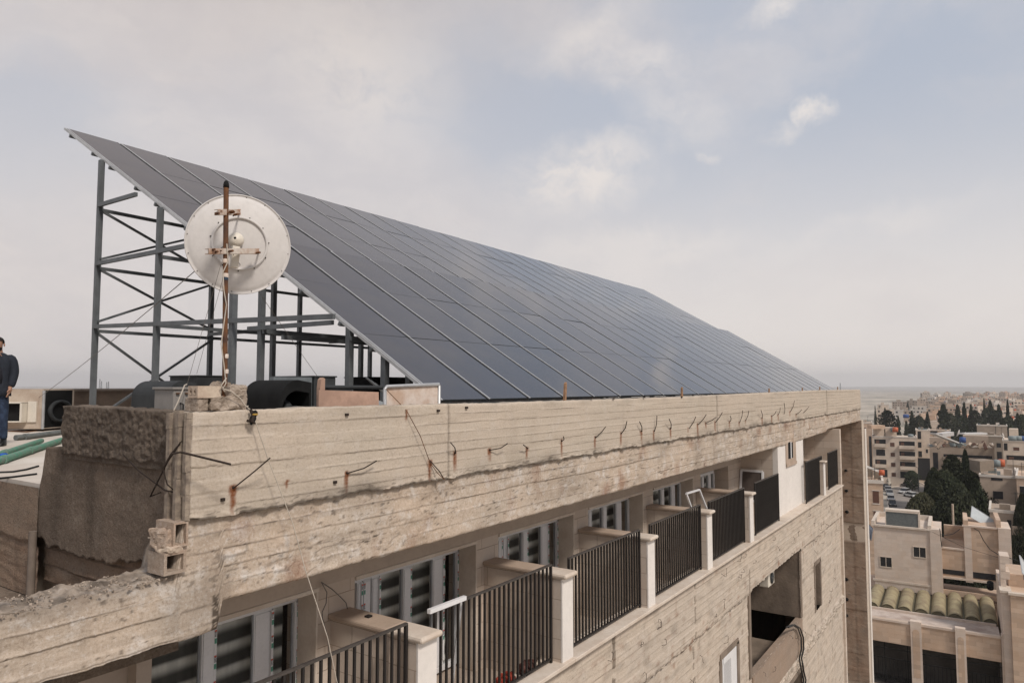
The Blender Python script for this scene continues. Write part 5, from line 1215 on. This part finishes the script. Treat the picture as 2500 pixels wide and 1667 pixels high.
house('cream four-storey block with stacked balconies behind the street', 312, 738, 652, 215, M_TW[0], [('b', 328, 672, 445, 740), ('k', 345, 770, 432, 828), ('b', 330, 865, 445, 935), ('k', 328, 960, 448, 1030), ('w', 483, 700, 525, 738), ('w', 485, 795, 525, 832), ('w', 485, 890, 527, 928), ('w', 487, 985, 528, 1022), ('b', 566, 684, 720, 750), ('b', 566, 780, 720, 848), ('b', 568, 878, 720, 945), ('k', 570, 970, 722, 1030), ('t', 320, 575, 430, 650), ('t', 440, 560, 550, 650)], 12)
house('narrow pale stair tower with tall dark windows right of the cream block', 728, 862, 592, 222, M_TW[0], [('k', 745, 598, 778, 670), ('k', 745, 700, 778, 752), ('k', 745, 785, 780, 842), ('w', 818, 765, 838, 800), ('k', 738, 850, 855, 1060)], 11)
house('shabby grey-brown house with rubble on its roof in the middle of the town', 858, 1478, 735, 165, M_TW[3], [('k', 890, 800, 940, 960), ('w', 1085, 835, 1150, 880), ('w', 1281, 845, 1347, 915), ('w', 1400, 850, 1443, 935), ('k', 1000, 880, 1060, 970), ('t', 860, 660, 1000, 735), ('t', 1190, 630, 1430, 735), ('b', 990, 810, 1460, 870)], 12)
house('brown house with a rusty frame and dark doorways behind the shabby one', 1195, 1570, 640, 190, M_TW[4], [('k', 1500, 700, 1540, 740), ('k', 1500, 780, 1545, 860), ('w', 1230, 690, 1270, 720), ('w', 1350, 690, 1395, 720), ('t', 1415, 610, 1480, 640)], 12)
house('unfinished grey block house with bare walls on a hill of roofs', 1312, 1602, 545, 255, M_TW[3], [('k', 1490, 545, 1494, 640)], 12)
house('pale house at the right edge with brown shutters and a deep balcony', 1560, 1990, 692, 150, M_TW[0], [('k', 1570, 712, 1605, 780), ('w', 1661, 745, 1719, 778), ('b', 1585, 825, 1900, 905), ('t', 1625, 575, 1715, 660)], 12)
house('rough grey concrete house with two square black windows', 1340, 1700, 1030, 105, M_TW[6], [('k', 1463, 1160, 1558, 1232), ('k', 1465, 1338, 1560, 1366), ('k', 1450, 1035, 1560, 1058), ('k', 1355, 1110, 1356, 1250)], 14)
house('peach flats at the right edge below the grey concrete house', 1690, 2080, 1045, 100, M_TW[1], [('w', 1720, 1120, 1780, 1230), ('b', 1790, 1110, 1900, 1200)], 12)
house('peach stone flats with three bays of windows beside the column', 130, 412, 1085, 78, M_PEACH, [('w', 315, 1155, 372, 1272), ('w', 317, 1345, 374, 1440), ('w', 233, 1160, 256, 1280), ('w', 235, 1345, 258, 1440)], 8)
house('low rubble wall house with a coping below the grey concrete house', 1435, 1800, 1368, 85, M_TW[3], [('k', 1600, 1430, 1640, 1540), ('b', 1640, 1480, 1760, 1540)], 8)
house('low white shed with a long grey roof behind the middle trees', 1015, 1300, 560, 330, M_TW[5], [('k', 1060, 575, 1110, 598), ('w', 1150, 575, 1175, 592)], 12)
house('long low house with a pinkish roof and a white door wall', 845, 1060, 590, 290, M_TW[2], [('k', 868, 595, 935, 620), ('k', 1045, 598, 1052, 618)], 12)
# rows beyond the trees, each measured in the photo
rows_ = [(350, 520, 385, 520, 0), (520, 610, 395, 560, 5), (605, 690, 400, 600, 6), (690, 830, 360, 620, 5), (830, 945, 378, 560, 1), (820, 1000, 310, 900, 3), (1000, 1240, 375, 640, 2), (1250, 1480, 315, 760, 0), (1480, 1560, 320, 820, 6),
         (1440, 1600, 360, 600, 2), (1620, 1900, 378, 540, 1), (1560, 1720, 300, 900, 5), (500, 640, 315, 950, 3), (640, 740, 305, 980, 4), (740, 820, 290, 1010, 6), (1010, 1120, 300, 1000, 5), (1120, 1250, 320, 900, 3), (1700, 1880, 310, 1000, 6), (360, 470, 345, 760, 0), (900, 1020, 345, 800, 5)]
NMS = ['white flats with rows of small windows behind the round tree', 'white villa with a blue tank behind the small conifers', 'sandy flats behind the left conifers', 'large pale flats left of the wide pine', 'cream low house left of the wide pine', 'long grey terrace behind the pale flats', 'orange roofed long house behind the tall pines', 'cream villa with two dark windows on the skyline', 'beige block beside the skyline villa', 'pink roofed house behind the thin cypress', 'low tan house at the right edge behind the cypress', 'far white houses right of the skyline villa', 'far grey flats at the left of the skyline', 'far brown flats next to the grey ones', 'far peach tower block on the skyline', 'far white flats in the middle of the skyline', 'far grey flats right of the white ones', 'far sandy flats at the right edge of the skyline', 'small white house at the left end of the far rows', 'white terrace house in the middle of the far rows']
R_ = random.Random(8)
for (x0, x1, yt, F, m), lb in zip(rows_, NMS):
    rm = []; h = max(60, 60)
    sx = F/1720/3.92
    nf = 3; wpx = 1.4/sx; gap = 3.4/sx; fy = 3.1/sx
    for f in range(nf):
        x = x0+gap*.4
        while x < x1-wpx and len(rm) < 30:
            if R_.random() < .8: rm.append(('w' if R_.random() < .4 else 'k', x, yt+fy*f+1.0/sx, x+wpx*(.7+.8*R_.random()), yt+fy*f+2.4/sx))
            x += gap*(.8+.5*R_.random())
    if R_.random() < .8: rm.append(('t', x0+(x1-x0)*.3, yt-2.6/sx, x0+(x1-x0)*.6, yt))
    house(lb, x0, x1, yt, F, M_TW[m], rm, 12)
# scattered far houses, small in the photo: one mesh each, shared shapes
def far_mesh(k):
    r = random.Random(40+k); mb = MB(); mi = []; W_, D_, H_ = 9+8*r.random(), 10, 6+7*r.random()
    def b(m, *a): n_ = len(mb.f); mb.box(*a); mi.extend([m]*(len(mb.f)-n_))
    b(0, -W_/2, W_/2, 0, D_, -3, H_); b(0, -W_/4, W_/6, 2, 5, H_, H_+2.4); b(2, W_/4, W_/4+1.1, 2, 3, H_, H_+1.3)
    for f in range(int(H_/3)):
        x = -W_/2+1
        while x < W_/2-1.5: b(1, x, x+1.1+r.random(), -.05, -.01, f*3+1, f*3+2.3); x += 2.6+r.random()
        x = 1
        while x < D_-1.5: b(1, -W_/2-.05, -W_/2-.01, x, x+1.2, f*3+1, f*3+2.3); x += 3
    me = mesh(mb, 'far_house'); me.materials.append(M_TW[(0, 1, 3, 5, 6, 2, 4, 0)[k]]); me.materials.append(M_WIN); me.materials.append(M_TANK[k % 4])
    me.polygons.foreach_set('material_index', mi); return me
FM = [far_mesh(k) for k in range(8)]
FLB = ['pale far house in the haze of the plain', 'peach far house in the haze of the plain', 'grey far house in the haze of the plain', 'white far house in the haze of the plain', 'beige far house in the haze of the plain', 'tan far house in the haze of the plain', 'brown far house in the haze of the plain', 'cream far house in the haze of the plain']
R_ = random.Random(77); cnt = 0
while cnt < 290:
    F = 420*(4.6**R_.random()); x = 2095+R_.random()*560; 
    if x < 2190 and F > 620 and R_.random() < .55: continue
    if x < 2120 and F > 500: continue
    d = ray(x, 890); p = Vector((d.x, d.y, 0)).normalized()*F; k = R_.randrange(8)
    o = bpy.data.objects.new('far_house', FM[k]); COL.objects.link(o); o.location = (p.x, p.y, ZG+min(9, max(0, (F-500)*.006))); o.rotation_euler = (0, 0, atan2(d.y, d.x)-pi/2+R_.choice((0, .15, .5, -.4, .3, -.2)))
    tag(o, FLB[k], 'house', 'far houses %d' % k if False else FLB[k].replace(' house', ' houses')); cnt += 1
# tanks and roof clutter
for a in (('bright orange water tank on the roof of the cream block', 533, 605, 214, 1.1, 1.9, 0), ('grey water tank beside the orange one on the cream block', 510, 605, 216, .9, 1.9, 2), ('blue-grey tank low on the right roof of the cream block', 680, 655, 214, 1.1, 1.2, 2),
          ('orange water tank on the roof in front of the right edge house', 1548, 935, 118, .75, 1.6, 0), ('grey water tank left of the orange tank near the right edge', 1505, 935, 118, .75, 1.5, 2), ('blue water tank at the right edge of the town', 1755, 690, 148, .9, 1.3, 1), ('grey water tank on the right edge house', 1655, 688, 148, 1.0, 1.3, 2), ('second grey water tank on the right edge house, next to the blue one', 1708, 688, 148, 1.0, 1.3, 2),
          ('blue plastic tank on the shabby rubble roof', 1178, 705, 160, .9, 1.6, 1), ('blue tank on the white villa behind the conifers', 635, 470, 420, 2.2, 2.8, 1), ('terracotta tank on the stone flats beside the column', 403, 1018, 80, .42, .8, 0)): tank(*a)
def awn(label, x0, y0, x1, y1, F, h, mat, name='awning'):
    a, b = atF(*CZ(x0, y0), F), atF(*CZ(x1, y1), F); d = (b-a).normalized(); n_ = d.cross(Vector((0, 0, 1))).normalized()
    tag(obj(name, MB().prism([a, b, b+Vector((0, 0, h)), a+Vector((0, 0, h))], Vector((_f.x, _f.y, 0))*2.5), mat), label, name.replace('_', ' '))
awn('pink curved awning on the left roof of the cream block', 305, 575, 435, 575, 216, 1.1, M_TW[2])
awn('long white roof sheet sloping on the shabby house', 925, 628, 1160, 722, 160, .3, M_TANK[3], 'roof_sheet')
awn('crumpled white tarpaulin over the shabby roof', 985, 655, 1095, 640, 172, .9, M_TANK[3], 'tarpaulin')
awn('thin white roof sheet above the brown house', 1195, 632, 1415, 628, 186, .4, M_TANK[3], 'roof_sheet')
awn('pale slanting awning over the stone flats beside the column', 238, 935, 385, 995, 80, .25, M_TANK[3])
awn('low wall of rubble behind the grey house roof', 1345, 985, 1480, 975, 108, 1.6, M_TW[4], 'rubble_wall')
sd_ = MB().lathe([(.001, 0), (.6, .1), (1.0, .35)], 20, Matrix.Translation(atF(*CZ(1145, 620), 168)) @ Matrix.Rotation(-1.2, 4, 'X')); tag(obj('town_dish', sd_, M_TANK[3]), 'white dish antenna on the shabby roof', 'dish antenna')
# roof rubble on the shabby house
for k in range(26):
    x = 870+590*R_.random(); y = 735-8*R_.random(); p = atF(*CZ(x, y), 163-3*R_.random()); s = .25+.9*R_.random()
    M = Matrix.Translation(p) @ Matrix.Rotation(R_.random()*3, 4, Vector((R_.random(), R_.random(), .5)).normalized())
    mt = R_.choice([M_TW[3], M_TW[4], M_TW[0], M_BRWN, M_TANK[2], M_TW[6]])
    o = obj('roof_junk', MB().box(-s, s, -.3, .3, -.1, .1+.5*R_.random(), M), mt); tag(o, 'piece of junk on the rubble roof of the shabby house', 'junk', 'junk on the shabby roof')

# ================================================================ trees
def leafmat(name, a, b):
    g = G(name); oi = g.n('ShaderNodeObjectInfo'); c = g.mix(g.ramp(g.noise(9., 5, .7), .35, .65), a, b); c = g.mix(g.math('MULTIPLY', oi.outputs['Random'], .4), c, (.05, .045, .03)); return g.done(c, .9, spec=.1)
M_LEAF = leafmat('dark conifer leaves', (.018, .025, .015), (.055, .062, .034)); M_LEAF2 = leafmat('dusty leaves', (.05, .052, .03), (.09, .085, .05)); M_TRK = simple('trunk bark', (.10, .075, .055), .95)
def crown(kind, n, H, R, seed, leaf):
    r = random.Random(seed); mb = MB(); lobes = [(r.random()*6.28, .2+.8*r.random(), .12+.3*r.random()) for _ in range(26)]
    for i in range(n):
        t = r.random()**.8; a = r.random()*2*pi
        if kind == 'cone': rad = R*(1-t)**.6*(.9+.12*sin(t*40))*(1 if t > .06 else t/.06)
        elif kind == 'spire': rad = R*min(1, t*5+.35)*(1-t)**.55
        else: rad = R*min(1, ((1-t)*3.6))**.5*(1-.35*max(0, .4-t))
        lob = .85+sum(b*1.1*max(0, cos(a-la)*1.0-.45)*max(0, 1-abs(t-lt)*6) for la, lt, b in lobes)
        q = rad*lob*(.32+.80*r.random()**.7); z = H*(.06+.94*t)
        c = Vector((q*cos(a), q*sin(a), z)); s = leaf*(.6+.9*r.random())
        u = Vector((r.random()-.5, r.random()-.5, r.random()-.5)).normalized(); v = u.orthogonal().normalized()
        if kind != 'round': v = (v+Vector((cos(a), sin(a), -.2))*.5).normalized()
        mb.add([c-u*s*.5, c+v*s, c+u*s*.5, c-v*s*.45], [(0, 1, 2, 3)])
    return mb
PROT = {}
def tree(label, kind, x, ytop, ybase, F, Rpx, mat=0, big=False, grp=None):
    # x, ytop, base and half width in town close-up coordinates
    key = (kind, mat, big, int(x) % 2 if not big else x)
    tp = atF(*CZ(x, ytop), F); H = tp.z-ZG; R = Rpx/3.92/1720*F
    if key not in PROT:
        n = 16000 if big else 2600
        mc_ = mesh(crown(kind, n, 1.0, .25, int(x), .020 if big else .036), 'crown'); mc_.materials.append((M_LEAF, M_LEAF2)[mat])
        mt_2 = mesh(MB().tube([(0, 0, 0), (.004, 0, .4), (0, .003, .9)], [.02, .013, .003], 7).tube([(0, 0, .3), (.08, .03, .42)], [.008, .002], 5).tube([(0, 0, .45), (-.07, .04, .55)], [.008, .002], 5), 'trunk'); mt_2.materials.append(M_TRK)
        PROT[key] = (mc_, mt_2)
    t = thing('pine_tree' if kind == 'cone' else 'cypress_tree' if kind == 'spire' else 'broadleaf_tree', label, 'tree', (tp.x, tp.y, ZG), grp)
    for nm, me in zip(('crown', 'trunk'), PROT[key]):
        o = bpy.data.objects.new(nm, me); COL.objects.link(o); o.parent = t; o.scale = (R/.25, R/.25, H)
    t.rotation_euler = (0, 0, x); return t
tree('huge dark pine in the middle of the near trees', 'cone', 1075, 835, 0, 112, 330, 0, True)
tree('tall dark cypress spire rising from the near pines', 'spire', 1200, 780, 0, 116, 85, 0, True)
tree('dark bushy pine right of the cypress, in front of the grey house', 'round', 1240, 985, 0, 108, 175, 0, True)
tree('dark round tree filling the middle of the near grove', 'round', 1010, 990, 0, 106, 170, 0, True)
tree('brownish leafy tree at the left of the near grove by the street', 'round', 790, 1190, 0, 104, 130, 1, True)
tree('ragged dark tree behind the shabby house corner', 'round', 900, 950, 0, 118, 90, 0, True)
tree('dark tree at the right edge below the peach flats', 'round', 1740, 1205, 0, 84, 85, 0, True)
tree('low dark bushes at the foot of the near grove', 'round', 1130, 1110, 0, 98, 170, 0, True)
tree('dark pointed pine at the left of the near grove', 'cone', 930, 1000, 0, 104, 190, 0, True)
tree('dark pointed pine at the right of the near grove against the grey house', 'cone', 1300, 1060, 0, 101, 170, 0, True)
tree('dark scrubby tree beside the cream block', 'round', 690, 975, 0, 205, 60, 0)
TL = [('round', 455, 400, 330, 78, 'broad rounded dark tree at the left of the tree row'), ('cone', 433, 375, 350, 30, 'pointed tip behind the broad rounded tree'), ('spire', 338, 358, 420, 14, 'tiny lone cypress far left by the plain'), ('cone', 560, 455, 320, 30, 'small dark conifer right of the broad rounded tree'),
      ('cone', 635, 500, 290, 35, 'small dark conifer below the white villa'), ('spire', 690, 405, 330, 42, 'tall dense dark cypress left of the middle'), ('round', 700, 480, 300, 45, 'bushy dark tree at the foot of the dense cypress'), ('spire', 838, 415, 330, 40, 'upright dark tree in the middle left of the row'), ('round', 760, 450, 360, 55, 'low dark shrub mass between two upright trees'),
      ('cone', 990, 345, 320, 85, 'widest dark pine of the row'), ('round', 1060, 430, 330, 60, 'dark bushy tree leaning on the widest pine'), ('cone', 1125, 345, 340, 50, 'sparse tiered pine right of the widest pine'), ('cone', 1190, 325, 330, 42, 'tall tiered pine with a narrow top'), ('round', 1160, 450, 330, 70, 'dark undergrowth below the tiered pines'), ('cone', 1255, 345, 335, 40, 'thin pine with a broken crown'), ('round', 1290, 400, 330, 62, 'round headed pine before the orange wall'),
      ('round', 1290, 480, 300, 60, 'low dark tree before the unfinished block house'), ('spire', 1380, 288, 330, 20, 'tallest thin cypress of the row'), ('round', 1400, 380, 335, 50, 'bushy pine at the foot of the tallest cypress'), ('cone', 1440, 308, 340, 50, 'pointed pine right of the tallest cypress'), ('round', 1480, 400, 330, 60, 'dark bushy pine in the right half of the row'), ('cone', 1520, 345, 330, 55, 'loose pine with open branches left of the right cypress'),
      ('spire', 1605, 305, 320, 26, 'sharp cypress near the right edge'), ('round', 1610, 450, 310, 60, 'dark bush at the foot of the sharp right cypress'), ('cone', 1655, 318, 700, 14, 'small distant conifer beyond the right cypress'), ('cone', 1700, 430, 290, 50, 'first dark conifer at the right edge'), ('round', 1745, 440, 285, 60, 'last bushy dark tree at the right edge'), ('spire', 650, 320, 760, 16, 'small cypress before the far grey flats'), ('cone', 1220, 540, 270, 38, 'short dark conifer beside the long shed'), ('cone', 1290, 560, 265, 35, 'short dark conifer left of the unfinished block house')]
for k, x, yt, F, r_, lb in TL: tree(lb, k, x, yt, 0, F, r_)

# ================================================================ parked cars
def car_proto(name, label, col, van=False, loc=(0, 0, ZG)):
    t = thing(name, label, 'van' if van else 'car', loc); L2, W2 = (2.5, .95) if van else (2.15, .85); H1, H2 = (1.0, 2.1) if van else (.78, 1.42)
    M_C = simple(label[:18]+' paint', col, .3, 0, .05, 2, spec=.5)
    prof_ = [(-L2, .35), (-L2, H1*.9), (-L2*.92, H1), (L2*.55 if not van else L2*.75, H1), (L2*.97, H1*.85), (L2, .55), (L2, .35)]
    obj('body', MB().prism([(x, -W2, z) for x, z in prof_], (0, 2*W2, 0)), M_C, t, bevel=.06)
    cab = [(-L2*.80, H1), (-L2*.62, H2), (L2*.12, H2), (L2*.5, H1)] if not van else [(-L2*.98, H1), (-L2*.95, H2), (L2*.45, H2), (L2*.75, H1)]
    obj('cabin', MB().prism([(x, -W2*.9, z) for x, z in cab], (0, 1.8*W2, 0)), M_WIN, t, bevel=.05)
    zt2 = H2-.03; obj('roof', MB().box(cab[1][0]-.03, cab[2][0]+.03, -W2*.88, W2*.88, zt2, H2+.03) if not van else MB().box(cab[1][0]-.05, cab[2][0]-.9, -W2*.93, W2*.93, H1, H2+.03), M_C, t, bevel=.03)
    for sx_ in (-.62, .62):
        for sy_ in (-1, 1): obj('wheel', MB().lathe([(.001, -.1), (.30, -.1), (.33, -.06), (.33, .06), (.30, .1), (.001, .1)], 16, Matrix.Translation((L2*sx_, W2*.9*sy_, .33)) @ Matrix.Rotation(pi/2, 4, 'X')), M_DARK, t)
    for sy_ in (-.6, .6): obj('headlight', MB().box(L2-.02, L2+.02, W2*sy_-.13, W2*sy_+.13, .58, .72), M_CREAM, t)
    return t
def gp(x, y): return onZ(*CZ(x, y), ZG+.03)
cdir = atan2((gp(500, 1290)-gp(430, 1130)).y, (gp(500, 1290)-gp(430, 1130)).x)
van = car_proto('parked_van', 'cream parked van at the back of the street before the cream block', (.55, .50, .43), True, gp(525, 1112)); van.rotation_euler = (0, 0, YAW-pi/2+.05)
c1 = car_proto('parked_car', 'black parked car right of the cream van', (.02, .02, .022), False, gp(665, 1125)); c1.rotation_euler = (0, 0, YAW-pi/2+.1)
c2 = car_proto('parked_car', 'white parked car, left one of the pair in the middle of the street', (.55, .54, .52), False, gp(622, 1190)); c2.rotation_euler = (0, 0, YAW+2.2)
c3 = dup(c2, gp(678, 1225), YAW+.15, 'white parked car facing away, right one of the pair in the street')
c4 = car_proto('parked_car', 'silver car parked at the left kerb, second from the far end', (.28, .29, .30), False, gp(465, 1172)); c4.rotation_euler = (0, 0, cdir)
dup(c1, gp(440, 1150), cdir, 'dark car parked farthest along the left kerb')
dup(c4, gp(478, 1205), cdir, 'silver car parked at the left kerb, third from the far end')
dup(c2, gp(490, 1260), cdir, 'white car parked at the left kerb, nearest white one')
dup(c1, gp(505, 1310), cdir, 'dark car parked nearest at the left kerb')
# street lamp and distant radio masts
tag(obj('street_lamp', MB().tube([gp(760, 1230), gp(760, 1230)+Vector((0, 0, 8)), gp(760, 1230)+Vector((-.6, .6, 8.4))], .08, 6), M_CHAR), 'thin dark street lamp beside the near grove', 'street lamp')
for i, (x, h, lb) in enumerate(((229, 18, 'tallest lattice radio mast on the left horizon'), (233, 13, 'radio mast right beside the tallest one on the left horizon'), (245, 11, 'short radio mast of the right pair on the left horizon'), (249, 12, 'last radio mast on the left horizon'), (644, 22, 'faint radio mast seen between the lattice posts'), (1886+44, 9, 'faint mast above the far end of the parapet'))):
    p = atF(x, 887, 1500); hh = h*K/1720*1500; mb = MB()
    b = Vector((p.x, p.y, ZG)); T = Vector((p.x, p.y, hh))
    for a in range(3): o_ = Vector((1.4*cos(a*2.1), 1.4*sin(a*2.1), 0)); mb.bar(b+o_*2, T+o_*.3, .35)
    for k in range(8): z = ZG+(hh-ZG)*k/8; mb.bar((p.x-1.2, p.y, z), (p.x+1.2, p.y, z+2.5), .3)
    tag(obj('radio_mast', mb, M_CHAR), lb, 'radio mast')
# ================================================================ air
g = bpy.data.materials.new('haze'); g.use_nodes = True; t_ = g.node_tree; t_.nodes.clear()
o_ = t_.nodes.new('ShaderNodeOutputMaterial'); pv = t_.nodes.new('ShaderNodeVolumePrincipled'); t_.links.new(pv.outputs[0], o_.inputs['Volume'])
pv.inputs['Color'].default_value = (.96, .95, .955, 1); pv.inputs['Density'].default_value = HAZE_D; pv.inputs['Anisotropy'].default_value = .1
hz = obj('haze', MB().box(-9500, 9500, -9500, 9500, ZG-6, 150), g, kind='stuff'); hz.data.flip_normals() if False else None
